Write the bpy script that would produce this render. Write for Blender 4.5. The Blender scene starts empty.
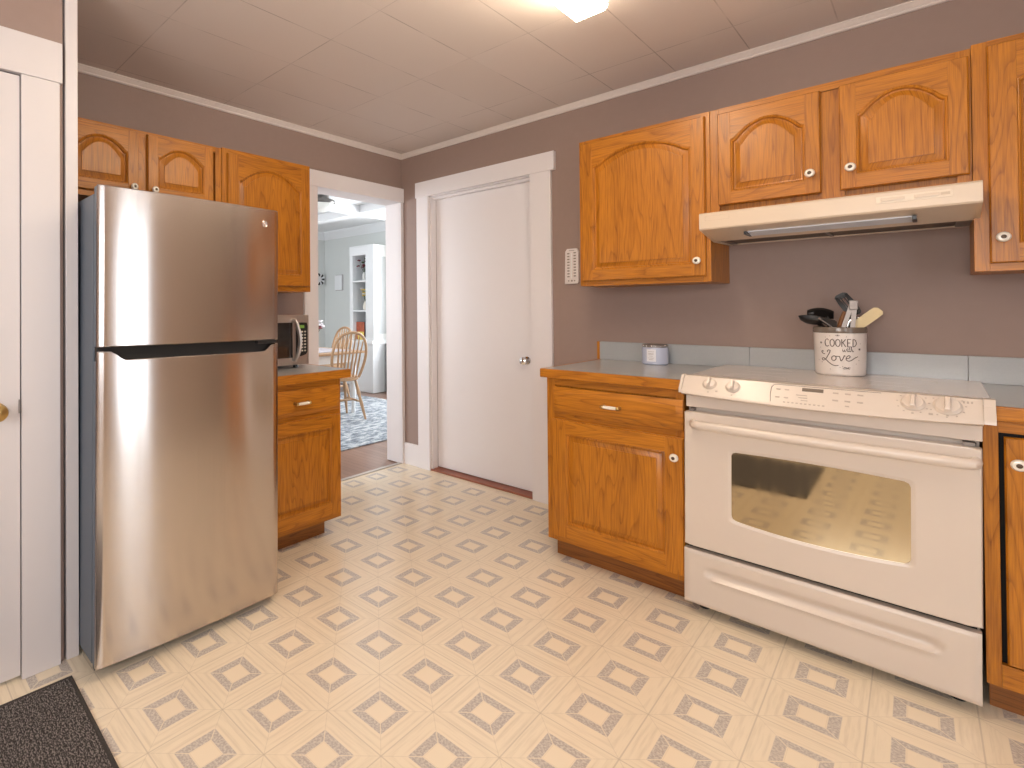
import bpy, bmesh, math, random
from mathutils import Vector, Matrix
random.seed(7)
SC = bpy.context.scene
COL = SC.collection
# ------------------------------------------------------------------ camera
cam_d = bpy.data.cameras.new('camera')
cam = bpy.data.objects.new('camera', cam_d); COL.objects.link(cam)
cam_d.sensor_width = 36.0
cam_d.lens = 528.13 / 1024 * 36.0
cam_d.shift_x = (512 - 361.13) / 1024
cam_d.shift_y = (304.6 - 384) / 1024
cam_d.clip_start = 0.05
CR = Vector((0.6770992, 0.7358566, -0.0071997))
CU = Vector((0.0112770, -0.0005931, 0.9999362))
CF = Vector((-0.7358054, 0.6771371, 0.0086999))
CAM = Vector((2.8516, -3.0681, 1.2102))
cam.matrix_world = Matrix(((CR.x, CU.x, -CF.x, CAM.x), (CR.y, CU.y, -CF.y, CAM.y), (CR.z, CU.z, -CF.z, CAM.z), (0, 0, 0, 1)))
SC.camera = cam
# ------------------------------------------------------------------ colour management, sky
vs = SC.view_settings
SC.display_settings.display_device = 'sRGB'
vs.view_transform = 'Standard'; vs.look = 'None'; vs.gamma = 1.0; vs.use_curve_mapping = False
vs.exposure = 0.0
W = bpy.data.worlds.new('world'); SC.world = W; W.use_nodes = True
W.node_tree.nodes['Background'].inputs[0].default_value = (0.75, 0.87, 1.0, 1)
W.node_tree.nodes['Background'].inputs[1].default_value = 1.2
# ------------------------------------------------------------------ daylight at the windows, two of them added for brightness
def area(name, loc, rot, sx, sy, power, col):
    l = bpy.data.lights.new(name, 'AREA'); l.shape = 'RECTANGLE'; l.size = sx; l.size_y = sy
    l.energy = power; l.color = col
    o = bpy.data.objects.new(name, l); COL.objects.link(o); o.location = loc; o.rotation_euler = rot
    return o
PI = math.pi
KITCHEN_LAMP = 27.0
area('daylight_kitchen_window', (4.52, -1.545, 1.1), (0, PI/2, 0), 2.0, 0.42, 13, (0.86, 0.93, 1.0))
area('added_light_far_wall', (4.52, -3.3, 1.5), (0, PI/2, 0), 1.15, 1.15, 25, (0.90, 0.94, 1.0))  # added light in an invented, unseen window; brightens the back wall
area('daylight_front_window', (2.7, -4.62, 1.50), (PI/2, 0, 0), 1.5, 1.2, 66, (1.0, 0.95, 0.90))
area('daylight_dining_window', (-1.55, 2.72, 1.45), (-PI/2, 0, 0), 1.3, 1.4, 120, (0.92, 0.96, 1.0))
area('added_light_dining', (-2.3, -2.62, 1.45), (PI/2, 0, 0), 2.6, 1.4, 72, (0.92, 0.96, 1.0))  # added light in an invented, unseen window; lifts hutch front and its wall

# ------------------------------------------------------------------ materials
def newmat(name):
    m = bpy.data.materials.new(name); m.use_nodes = True
    return m, m.node_tree, m.node_tree.nodes['Principled BSDF']
def N(nt, typ, **kw):
    n = nt.nodes.new(typ)
    for k, v in kw.items():
        setattr(n, k, v)
    return n
def L(nt, a, b): nt.links.new(a, b)
def math_(nt, op, a, b=None, c=None):
    n = N(nt, 'ShaderNodeMath', operation=op)
    for i, v in enumerate((a, b, c)):
        if v is None: continue
        if isinstance(v, (int, float)): n.inputs[i].default_value = v
        else: L(nt, v, n.inputs[i])
    return n.outputs[0]
def mix_(nt, fac, a, b):
    n = N(nt, 'ShaderNodeMix', data_type='RGBA')
    for sock, v in ((n.inputs[0], fac), (n.inputs[6], a), (n.inputs[7], b)):
        if isinstance(v, (int, float)): sock.default_value = v
        elif isinstance(v, (tuple, list)): sock.default_value = (*v, 1) if len(v) == 3 else v
        else: L(nt, v, sock)
    return n.outputs[2]
def ramp_(nt, fac, stops):
    n = N(nt, 'ShaderNodeValToRGB')
    e = n.color_ramp.elements
    while len(e) < len(stops): e.new(0.5)
    for i, (p, c) in enumerate(stops):
        e[i].position = p
        e[i].color = (c, c, c, 1) if isinstance(c, (int, float)) else (*c, 1)
    L(nt, fac, n.inputs[0])
    return n.outputs[0]
def bump_(nt, p, h, s, d=0.01):
    b = N(nt, 'ShaderNodeBump'); b.inputs['Strength'].default_value = s; b.inputs['Distance'].default_value = d
    L(nt, h, b.inputs['Height']); L(nt, b.outputs[0], p.inputs['Normal'])
def plain(name, col, rough=0.5, metal=0.0, bump=0.0, bscale=60, var=0.06, coat=0.0, emit=None, estr=0.0, trans=0.0):
    m, nt, p = newmat(name)
    tc = N(nt, 'ShaderNodeTexCoord')
    no = N(nt, 'ShaderNodeTexNoise'); no.inputs['Scale'].default_value = bscale; no.inputs['Detail'].default_value = 3
    L(nt, tc.outputs['Object'], no.inputs['Vector'])
    c1 = tuple(max(0, x*(1-var)) for x in col); c2 = tuple(min(1, x*(1+var)) for x in col)
    L(nt, mix_(nt, no.outputs[0], c1, c2), p.inputs['Base Color'])
    p.inputs['Roughness'].default_value = rough; p.inputs['Metallic'].default_value = metal
    p.inputs['Coat Weight'].default_value = coat; p.inputs['Coat Roughness'].default_value = 0.12
    p.inputs['Transmission Weight'].default_value = trans
    if bump: bump_(nt, p, no.outputs[0], bump)
    if emit:
        p.inputs['Emission Color'].default_value = (*emit, 1); p.inputs['Emission Strength'].default_value = estr
    return m
def oak(name, horizontal, light, dark):
    m, nt, p = newmat(name)
    tc = N(nt, 'ShaderNodeTexCoord'); sx = N(nt, 'ShaderNodeSeparateXYZ'); L(nt, tc.outputs['Object'], sx.inputs[0])
    oi = N(nt, 'ShaderNodeObjectInfo'); r = math_(nt, 'MULTIPLY', oi.outputs['Random'], 37.0)
    u = math_(nt, 'ADD', sx.outputs[0], sx.outputs[1]); w = sx.outputs[2]
    if horizontal: u, w = w, u
    def vec(a, b):
        c = N(nt, 'ShaderNodeCombineXYZ')
        L(nt, math_(nt, 'MULTIPLY', u, a), c.inputs[0]); L(nt, math_(nt, 'MULTIPLY', w, b), c.inputs[1]); L(nt, r, c.inputs[2])
        return c.outputs[0]
    n1 = N(nt, 'ShaderNodeTexNoise'); n1.inputs['Scale'].default_value = 1; n1.inputs['Detail'].default_value = 2.0
    n1.inputs['Distortion'].default_value = 0.25; L(nt, vec(8.0, 0.75), n1.inputs['Vector'])
    ring = math_(nt, 'FRACT', math_(nt, 'MULTIPLY', n1.outputs[0], 17.0))
    ringv = ramp_(nt, ring, [(0.0, 0.15), (0.55, 0.0), (0.86, 0.55), (0.94, 1.0), (1.0, 0.2)])
    n2 = N(nt, 'ShaderNodeTexNoise'); n2.inputs['Scale'].default_value = 1; n2.inputs['Detail'].default_value = 4
    L(nt, vec(260, 9), n2.inputs['Vector'])
    pores = ramp_(nt, n2.outputs[0], [(0.35, 0.0), (0.68, 1.0)])
    n3 = N(nt, 'ShaderNodeTexNoise'); n3.inputs['Scale'].default_value = 1; n3.inputs['Detail'].default_value = 1
    L(nt, vec(14, 0.6), n3.inputs['Vector'])
    f = math_(nt, 'ADD', math_(nt, 'MULTIPLY', ringv, 0.50), math_(nt, 'MULTIPLY', pores, 0.50))
    f = math_(nt, 'ADD', f, math_(nt, 'MULTIPLY', math_(nt, 'SUBTRACT', n3.outputs[0], 0.5), 0.6))
    f = math_(nt, 'ADD', f, math_(nt, 'MULTIPLY', math_(nt, 'SUBTRACT', oi.outputs['Random'], 0.5), 0.12))
    n = N(nt, 'ShaderNodeClamp'); L(nt, f, n.inputs[0])
    L(nt, mix_(nt, n.outputs[0], light, dark), p.inputs['Base Color'])
    p.inputs['Roughness'].default_value = 0.40; p.inputs['Specular IOR Level'].default_value = 0.35; p.inputs['Coat Weight'].default_value = 0.22; p.inputs['Coat Roughness'].default_value = 0.22
    bump_(nt, p, math_(nt, 'MULTIPLY', pores, -1.0), 0.12, 0.002)
    return m
OL, OD = (0.53, 0.192, 0.013), (0.23, 0.068, 0.003)
M = {}
M['oak_v'] = oak('oak_upright_grain', False, OL, OD)
M['oak_h'] = oak('oak_level_grain', True, OL, OD)
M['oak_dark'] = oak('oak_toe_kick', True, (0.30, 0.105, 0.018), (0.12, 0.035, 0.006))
OAK = [M['oak_v'], M['oak_h']]
M['wall'] = plain('mauve_wall_paint', (0.318, 0.226, 0.192), 0.6, bump=0.06, bscale=25, var=0.04)
M['white'] = plain('white_paint_darkened', (0.67, 0.625, 0.62), 0.38, bscale=14, var=0.01)  # white paint toned down to offset the stronger light on the left wall
M['white_lightened'] = plain('white_paint_lightened', (0.80, 0.755, 0.755), 0.4, bscale=14, var=0.01)  # same white paint made lighter, colour replaces light missing at the centre door
M['crown'] = plain('white_crown_paint', (0.74, 0.66, 0.61), 0.45, var=0.02)
M['counter'] = plain('blue_grey_laminate', (0.385, 0.395, 0.40), 0.28, bscale=180, var=0.05, coat=0.2)
M['enamel'] = plain('bisque_enamel', (0.66, 0.565, 0.485), 0.3, bscale=8, var=0.015, coat=0.15)
M['hood'] = plain('almond_enamel', (0.66, 0.53, 0.40), 0.3, bscale=8, var=0.03, coat=0.2)
M['glasstop'] = plain('white_ceramic_glass', (0.66, 0.58, 0.53), 0.22, bscale=300, var=0.04, coat=0.3)
M['black'] = plain('black_plastic', (0.012, 0.012, 0.013), 0.35, var=0.2)
M['dark'] = plain('dark_gap', (0.010, 0.008, 0.007), 0.8)
M['grey_mark'] = plain('grey_print', (0.25, 0.20, 0.17), 0.6)
M['faint_mark'] = plain('faint_print', (0.46, 0.38, 0.32), 0.6)
M['porcelain'] = plain('white_porcelain', (0.82, 0.76, 0.66), 0.15, coat=0.6, var=0.02)
M['brass'] = plain('aged_brass', (0.52, 0.36, 0.14), 0.28, metal=1.0)
M['bronze'] = plain('dark_bronze_screw', (0.10, 0.07, 0.05), 0.4, metal=0.9)
M['chrome'] = plain('chrome_metal', (0.75, 0.74, 0.73), 0.12, metal=1.0)
M['alu'] = plain('grey_filter_mesh', (0.16, 0.12, 0.09), 0.5, metal=0.6, bscale=400, var=0.5)
M['lens'] = plain('frosted_lamp_lens', (0.62, 0.64, 0.70), 0.35, var=0.02)
M['fridge_side'] = plain('grey_fridge_side', (0.13, 0.155, 0.19), 0.42, bscale=250, bump=0.05, var=0.08)
M['dining_wall'] = plain('pale_grey_paint', (0.68, 0.70, 0.68), 0.6, var=0.02)
M['dining_white'] = plain('bright_white_paint', (0.82, 0.83, 0.84), 0.4, var=0.01)
M['linen'] = plain('pale_yellow_curtain', (0.80, 0.74, 0.50), 0.8, var=0.05)
M['pine'] = plain('pale_oak_chair', (0.46, 0.275, 0.15), 0.4, bscale=40, var=0.2)
M['fabric_pale'] = plain('pale_grey_fabric', (0.42, 0.38, 0.40), 0.9, bscale=30, var=0.2)
M['green'] = plain('leaf_green', (0.06, 0.10, 0.03), 0.6, var=0.4)
M['petal_red'] = plain('dark_red_petal', (0.22, 0.035, 0.05), 0.6, var=0.4)
M['petal_yellow'] = plain('yellow_petal', (0.85, 0.60, 0.14), 0.6, var=0.3)
M['petal_white'] = plain('white_petal', (0.85, 0.80, 0.84), 0.6, var=0.1)
M['candle'] = plain('lilac_glazed_jar', (0.50, 0.53, 0.66), 0.25, coat=0.4, var=0.02)
M['paper'] = plain('white_label_paper', (0.80, 0.79, 0.82), 0.6, var=0.02)
M['crock'] = plain('white_glazed_stoneware', (0.75, 0.68, 0.63), 0.3, coat=0.4, var=0.03, bscale=20)
M['crockrim'] = plain('taupe_glaze', (0.17, 0.13, 0.10), 0.25, coat=0.4, var=0.1)
M['ink'] = plain('brown_lettering', (0.12, 0.085, 0.07), 0.6)
M['nylon'] = plain('black_nylon', (0.014, 0.011, 0.010), 0.45, var=0.2)
M['steel'] = plain('brushed_steel', (0.27, 0.235, 0.215), 0.42, metal=0.7)
M['silicone'] = plain('cream_silicone', (0.72, 0.58, 0.33), 0.5, var=0.05)
M['woodspoon'] = plain('brown_wood', (0.24, 0.10, 0.035), 0.55, bscale=80, var=0.3)
M['gasket'] = plain('dark_grey_gasket', (0.05, 0.05, 0.055), 0.6)
M['lampglass'] = plain('glowing_lens', (0.9, 0.85, 0.75), 0.4, emit=(1.0, 0.84, 0.64), estr=KITCHEN_LAMP)
M['lampglass_off'] = plain('opal_glass', (0.80, 0.80, 0.76), 0.3, var=0.02)
M['green_led'] = plain('green_display', (0.05, 0.09, 0.02), 0.4, emit=(0.35, 0.6, 0.08), estr=0.35)
M['lcd'] = plain('grey_lcd', (0.16, 0.12, 0.09), 0.3)
M['art_red'] = plain('rust_red_print', (0.42, 0.10, 0.05), 0.6, bscale=18, var=0.7)
M['threshold_wood'] = plain('red_oak_threshold', (0.30, 0.10, 0.055), 0.45, var=0.25)

def stainless(name):
    m, nt, p = newmat(name)
    p.inputs['Base Color'].default_value = (0.60, 0.545, 0.51, 1)
    p.inputs['Metallic'].default_value = 1.0
    tc = N(nt, 'ShaderNodeTexCoord')
    mp = N(nt, 'ShaderNodeMapping'); mp.inputs['Scale'].default_value = (420, 420, 2)
    L(nt, tc.outputs['Object'], mp.inputs[0])
    no = N(nt, 'ShaderNodeTexNoise'); no.inputs['Scale'].default_value = 1.0; no.inputs['Detail'].default_value = 4
    L(nt, mp.outputs[0], no.inputs['Vector'])
    L(nt, ramp_(nt, no.outputs[0], [(0.3, 0.15), (0.7, 0.19)]), p.inputs['Roughness'])
    p.inputs['Anisotropic'].default_value = 0.93
    p.inputs['Anisotropic Rotation'].default_value = 0.25
    tg = N(nt, 'ShaderNodeTangent', direction_type='RADIAL', axis='Z')
    L(nt, tg.outputs[0], p.inputs['Tangent'])
    return m
M['stainless'] = stainless('brushed_stainless_steel')

def oven_glass():
    m, nt, p = newmat('dark_mirrored_oven_glass')
    p.inputs['Base Color'].default_value = (0.56, 0.47, 0.32, 1)
    p.inputs['Metallic'].default_value = 1.0; p.inputs['Roughness'].default_value = 0.05
    tc = N(nt, 'ShaderNodeTexCoord')
    mp = N(nt, 'ShaderNodeMapping'); mp.inputs['Scale'].default_value = (7, 1, 0.8); L(nt, tc.outputs['Object'], mp.inputs[0])
    no = N(nt, 'ShaderNodeTexNoise'); no.inputs['Scale'].default_value = 3; no.inputs['Detail'].default_value = 3
    L(nt, mp.outputs[0], no.inputs['Vector'])
    L(nt, ramp_(nt, no.outputs[0], [(0.35, 0.03), (0.7, 0.10)]), p.inputs['Roughness'])
    return m
M['oven_glass'] = oven_glass()

def vinyl():
    m, nt, p = newmat('cream_vinyl_tile_pattern')
    tc = N(nt, 'ShaderNodeTexCoord')
    sub = N(nt, 'ShaderNodeVectorMath', operation='SUBTRACT'); L(nt, tc.outputs['Object'], sub.inputs[0]); sub.inputs[1].default_value = (1.6008, -2.2891, 0)
    rot = N(nt, 'ShaderNodeVectorRotate', rotation_type='Z_AXIS'); L(nt, sub.outputs[0], rot.inputs['Vector']); rot.inputs['Angle'].default_value = -0.0175
    sc = N(nt, 'ShaderNodeVectorMath', operation='SCALE'); L(nt, rot.outputs[0], sc.inputs[0]); sc.inputs['Scale'].default_value = 1/0.2253
    fr = N(nt, 'ShaderNodeVectorMath', operation='FRACTION'); L(nt, sc.outputs[0], fr.inputs[0])
    s = N(nt, 'ShaderNodeSeparateXYZ'); L(nt, fr.outputs[0], s.inputs[0])
    a = math_(nt, 'ABSOLUTE', math_(nt, 'SUBTRACT', s.outputs[0], 0.5))
    b = math_(nt, 'ABSOLUTE', math_(nt, 'SUBTRACT', s.outputs[1], 0.5))
    r = math_(nt, 'MAXIMUM', a, b)
    d = math_(nt, 'ABSOLUTE', math_(nt, 'SUBTRACT', a, b))
    def between(v, lo, hi, e=0.006):
        x1 = N(nt, 'ShaderNodeMapRange', interpolation_type='SMOOTHSTEP'); L(nt, v, x1.inputs[0])
        x1.inputs[1].default_value = lo-e; x1.inputs[2].default_value = lo+e
        x2 = N(nt, 'ShaderNodeMapRange', interpolation_type='SMOOTHSTEP'); L(nt, v, x2.inputs[0])
        x2.inputs[1].default_value = hi-e; x2.inputs[2].default_value = hi+e; x2.inputs[3].default_value = 1; x2.inputs[4].default_value = 0
        return math_(nt, 'MULTIPLY', x1.outputs[0], x2.outputs[0])
    ring = between(r, 0.152, 0.274)
    ringedge = between(r, 0.136, 0.142, 0.004)
    diag = math_(nt, 'MULTIPLY', between(d, -0.1, 0.006, 0.004), between(r, 0.28, 0.6))
    gapd = math_(nt, 'MULTIPLY', between(d, -0.1, 0.010, 0.004), ring)
    edge = between(r, 0.492, 0.7, 0.004)
    # marbled bands running parallel to each side
    nb = N(nt, 'ShaderNodeTexNoise'); nb.inputs['Scale'].default_value = 1.0; nb.inputs['Detail'].default_value = 3
    cmb = N(nt, 'ShaderNodeCombineXYZ')
    L(nt, math_(nt, 'MULTIPLY', r, 26.0), cmb.inputs[0]); L(nt, math_(nt, 'MULTIPLY', math_(nt, 'MINIMUM', a, b), 1.5), cmb.inputs[1])
    fl = N(nt, 'ShaderNodeVectorMath', operation='FLOOR'); L(nt, sc.outputs[0], fl.inputs[0])
    wn = N(nt, 'ShaderNodeTexWhiteNoise', noise_dimensions='3D'); L(nt, fl.outputs[0], wn.inputs[0])
    L(nt, math_(nt, 'MULTIPLY', wn.outputs[0], 3.0), cmb.inputs[2]); L(nt, cmb.outputs[0], nb.inputs['Vector'])
    band = math_(nt, 'MULTIPLY', ramp_(nt, nb.outputs[0], [(0.45, 0.0), (0.7, 1.0)]), between(r, 0.30, 0.49, 0.02))
    sp = N(nt, 'ShaderNodeTexNoise'); sp.inputs['Scale'].default_value = 150; sp.inputs['Detail'].default_value = 2; L(nt, tc.outputs['Object'], sp.inputs['Vector'])
    spk = ramp_(nt, sp.outputs[0], [(0.40, 0.0), (0.66, 1.0)])
    big = N(nt, 'ShaderNodeTexNoise'); big.inputs['Scale'].default_value = 2.0; L(nt, tc.outputs['Object'], big.inputs['Vector'])
    cream = mix_(nt, big.outputs[0], (0.80, 0.68, 0.505), (0.87, 0.755, 0.58))
    ringc = mix_(nt, spk, (0.47, 0.41, 0.36), (0.66, 0.585, 0.50))
    c = mix_(nt, math_(nt, 'MULTIPLY', band, 0.40), cream, (0.58, 0.48, 0.35))
    c = mix_(nt, ring, c, ringc)
    c = mix_(nt, math_(nt, 'MULTIPLY', gapd, 0.75), c, cream)
    c = mix_(nt, math_(nt, 'MULTIPLY', ringedge, 0.3), c, (0.50, 0.41, 0.31))
    c = mix_(nt, math_(nt, 'MULTIPLY', diag, 0.32), c, (0.50, 0.41, 0.31))
    c = mix_(nt, math_(nt, 'MULTIPLY', edge, 0.42), c, (0.42, 0.33, 0.25))
    L(nt, c, p.inputs['Base Color'])
    p.inputs['Roughness'].default_value = 0.22; p.inputs['Specular IOR Level'].default_value = 0.5
    bump_(nt, p, math_(nt, 'ADD', math_(nt, 'MULTIPLY', edge, -1.0), math_(nt, 'MULTIPLY', spk, 0.15)), 0.10, 0.003)
    return m
M['vinyl'] = vinyl()

def ceiling_tiles():
    m, nt, p = newmat('painted_ceiling_tile')
    tc = N(nt, 'ShaderNodeTexCoord'); s = N(nt, 'ShaderNodeSeparateXYZ'); L(nt, tc.outputs['Object'], s.inputs[0])
    px = math_(nt, 'DIVIDE', math_(nt, 'SUBTRACT', s.outputs[0], 0.085), 0.3125)
    py = math_(nt, 'DIVIDE', math_(nt, 'ADD', s.outputs[1], 0.945 + 0.613*8), 0.613)
    fx = math_(nt, 'ABSOLUTE', math_(nt, 'SUBTRACT', math_(nt, 'FRACT', px), 0.5))
    fy = math_(nt, 'ABSOLUTE', math_(nt, 'SUBTRACT', math_(nt, 'FRACT', py), 0.5))
    lx = math_(nt, 'GREATER_THAN', fx, 0.4925); ly = math_(nt, 'GREATER_THAN', fy, 0.4960)
    ln = math_(nt, 'MAXIMUM', lx, ly)
    no = N(nt, 'ShaderNodeTexNoise'); no.inputs['Scale'].default_value = 2.5; L(nt, tc.outputs['Object'], no.inputs['Vector'])
    n2 = N(nt, 'ShaderNodeTexNoise'); n2.inputs['Scale'].default_value = 5; L(nt, tc.outputs['Object'], n2.inputs['Vector'])
    vis = ramp_(nt, n2.outputs[0], [(0.38, 0.1), (0.60, 1.0)])
    cb = N(nt, 'ShaderNodeCombineXYZ'); L(nt, math_(nt, 'FLOOR', px), cb.inputs[0]); L(nt, math_(nt, 'FLOOR', py), cb.inputs[1])
    wn = N(nt, 'ShaderNodeTexWhiteNoise', noise_dimensions='2D'); L(nt, cb.outputs[0], wn.inputs[0])
    base = mix_(nt, wn.outputs[0], (0.73, 0.645, 0.59), (0.765, 0.68, 0.625))
    base = mix_(nt, math_(nt, 'MULTIPLY', no.outputs[0], 0.25), base, (0.67, 0.585, 0.53))
    lnv = math_(nt, 'MULTIPLY', ln, vis)
    L(nt, mix_(nt, math_(nt, 'MULTIPLY', lnv, 0.45), base, (0.16, 0.11, 0.09)), p.inputs['Base Color'])
    p.inputs['Roughness'].default_value = 0.6
    n4 = N(nt, 'ShaderNodeTexNoise'); n4.inputs['Scale'].default_value = 90; L(nt, tc.outputs['Object'], n4.inputs['Vector'])
    tilt = math_(nt, 'MULTIPLY', math_(nt, 'SUBTRACT', wn.outputs[0], 0.5), 0.5)
    bump_(nt, p, math_(nt, 'ADD', math_(nt, 'ADD', math_(nt, 'MULTIPLY', ln, -1.2), math_(nt, 'MULTIPLY', n4.outputs[0], 0.10)), tilt), 0.3, 0.004)
    return m
M['ceil'] = ceiling_tiles()

def planks():
    m, nt, p = newmat('brown_floorboards')
    tc = N(nt, 'ShaderNodeTexCoord'); s = N(nt, 'ShaderNodeSeparateXYZ'); L(nt, tc.outputs['Object'], s.inputs[0])
    u = math_(nt, 'DIVIDE', s.outputs[1], 0.057); i = math_(nt, 'FLOOR', u)
    wn = N(nt, 'ShaderNodeTexWhiteNoise', noise_dimensions='1D'); L(nt, i, wn.inputs['W'])
    c = N(nt, 'ShaderNodeCombineXYZ'); L(nt, math_(nt, 'MULTIPLY', s.outputs[0], 3.0), c.inputs[0]); L(nt, math_(nt, 'MULTIPLY', s.outputs[1], 60.0), c.inputs[1]); L(nt, math_(nt, 'MULTIPLY', wn.outputs[0], 9), c.inputs[2])
    no = N(nt, 'ShaderNodeTexNoise'); no.inputs['Scale'].default_value = 1; no.inputs['Detail'].default_value = 4; L(nt, c.outputs[0], no.inputs['Vector'])
    col = mix_(nt, no.outputs[0], (0.22, 0.12, 0.085), (0.36, 0.21, 0.15))
    col = mix_(nt, math_(nt, 'MULTIPLY', wn.outputs[0], 0.5), col, (0.16, 0.08, 0.055))
    gap = math_(nt, 'GREATER_THAN', math_(nt, 'ABSOLUTE', math_(nt, 'SUBTRACT', math_(nt, 'FRACT', u), 0.5)), 0.47)
    L(nt, mix_(nt, math_(nt, 'MULTIPLY', gap, 0.7), col, (0.05, 0.025, 0.018)), p.inputs['Base Color'])
    p.inputs['Roughness'].default_value = 0.28
    return m
M['planks'] = planks()

def rugmat():
    m, nt, p = newmat('faded_blue_grey_rug')
    tc = N(nt, 'ShaderNodeTexCoord')
    mp = N(nt, 'ShaderNodeMapping'); mp.inputs['Scale'].default_value = (14, 5, 1); L(nt, tc.outputs['Object'], mp.inputs[0])
    no = N(nt, 'ShaderNodeTexNoise'); no.inputs['Scale'].default_value = 1.6; no.inputs['Detail'].default_value = 8; no.inputs['Roughness'].default_value = 0.75
    L(nt, mp.outputs[0], no.inputs['Vector'])
    f = ramp_(nt, no.outputs[0], [(0.40, 0.0), (0.60, 1.0)])
    v = N(nt, 'ShaderNodeTexVoronoi'); v.inputs['Scale'].default_value = 5; L(nt, tc.outputs['Object'], v.inputs['Vector'])
    f = math_(nt, 'ADD', math_(nt, 'MULTIPLY', f, 0.8), math_(nt, 'MULTIPLY', v.outputs['Distance'], 0.3))
    L(nt, ramp_(nt, f, [(0.1, (0.10, 0.115, 0.14)), (0.5, (0.23, 0.255, 0.285)), (0.9, (0.52, 0.53, 0.54))]), p.inputs['Base Color'])
    p.inputs['Roughness'].default_value = 0.95
    bump_(nt, p, no.outputs[0], 0.3, 0.01)
    return m
M['rug'] = rugmat()

def matmat():
    m, nt, p = newmat('charcoal_woven_mat')
    tc = N(nt, 'ShaderNodeTexCoord')
    w1 = N(nt, 'ShaderNodeTexNoise'); w1.inputs['Scale'].default_value = 210; w1.inputs['Detail'].default_value = 2
    mp = N(nt, 'ShaderNodeMapping'); mp.inputs['Scale'].default_value = (0.55, 1.3, 1); L(nt, tc.outputs['Object'], mp.inputs[0]); L(nt, mp.outputs[0], w1.inputs['Vector'])
    v = N(nt, 'ShaderNodeTexWave', wave_type='BANDS', bands_direction='Y'); v.inputs['Scale'].default_value = 28; v.inputs['Distortion'].default_value = 2.5; v.inputs['Detail'].default_value = 2; v.inputs['Detail Scale'].default_value = 4
    L(nt, tc.outputs['Object'], v.inputs['Vector'])
    h = math_(nt, 'ADD', math_(nt, 'MULTIPLY', w1.outputs[0], 1.0), math_(nt, 'MULTIPLY', v.outputs['Fac'], 0.07))
    L(nt, ramp_(nt, h, [(0.40, (0.020, 0.016, 0.015)), (0.53, (0.065, 0.056, 0.053)), (0.66, (0.24, 0.21, 0.195))]), p.inputs['Base Color'])
    p.inputs['Roughness'].default_value = 0.95
    bump_(nt, p, h, 0.8, 0.006)
    return m
M['mat'] = matmat()

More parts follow.
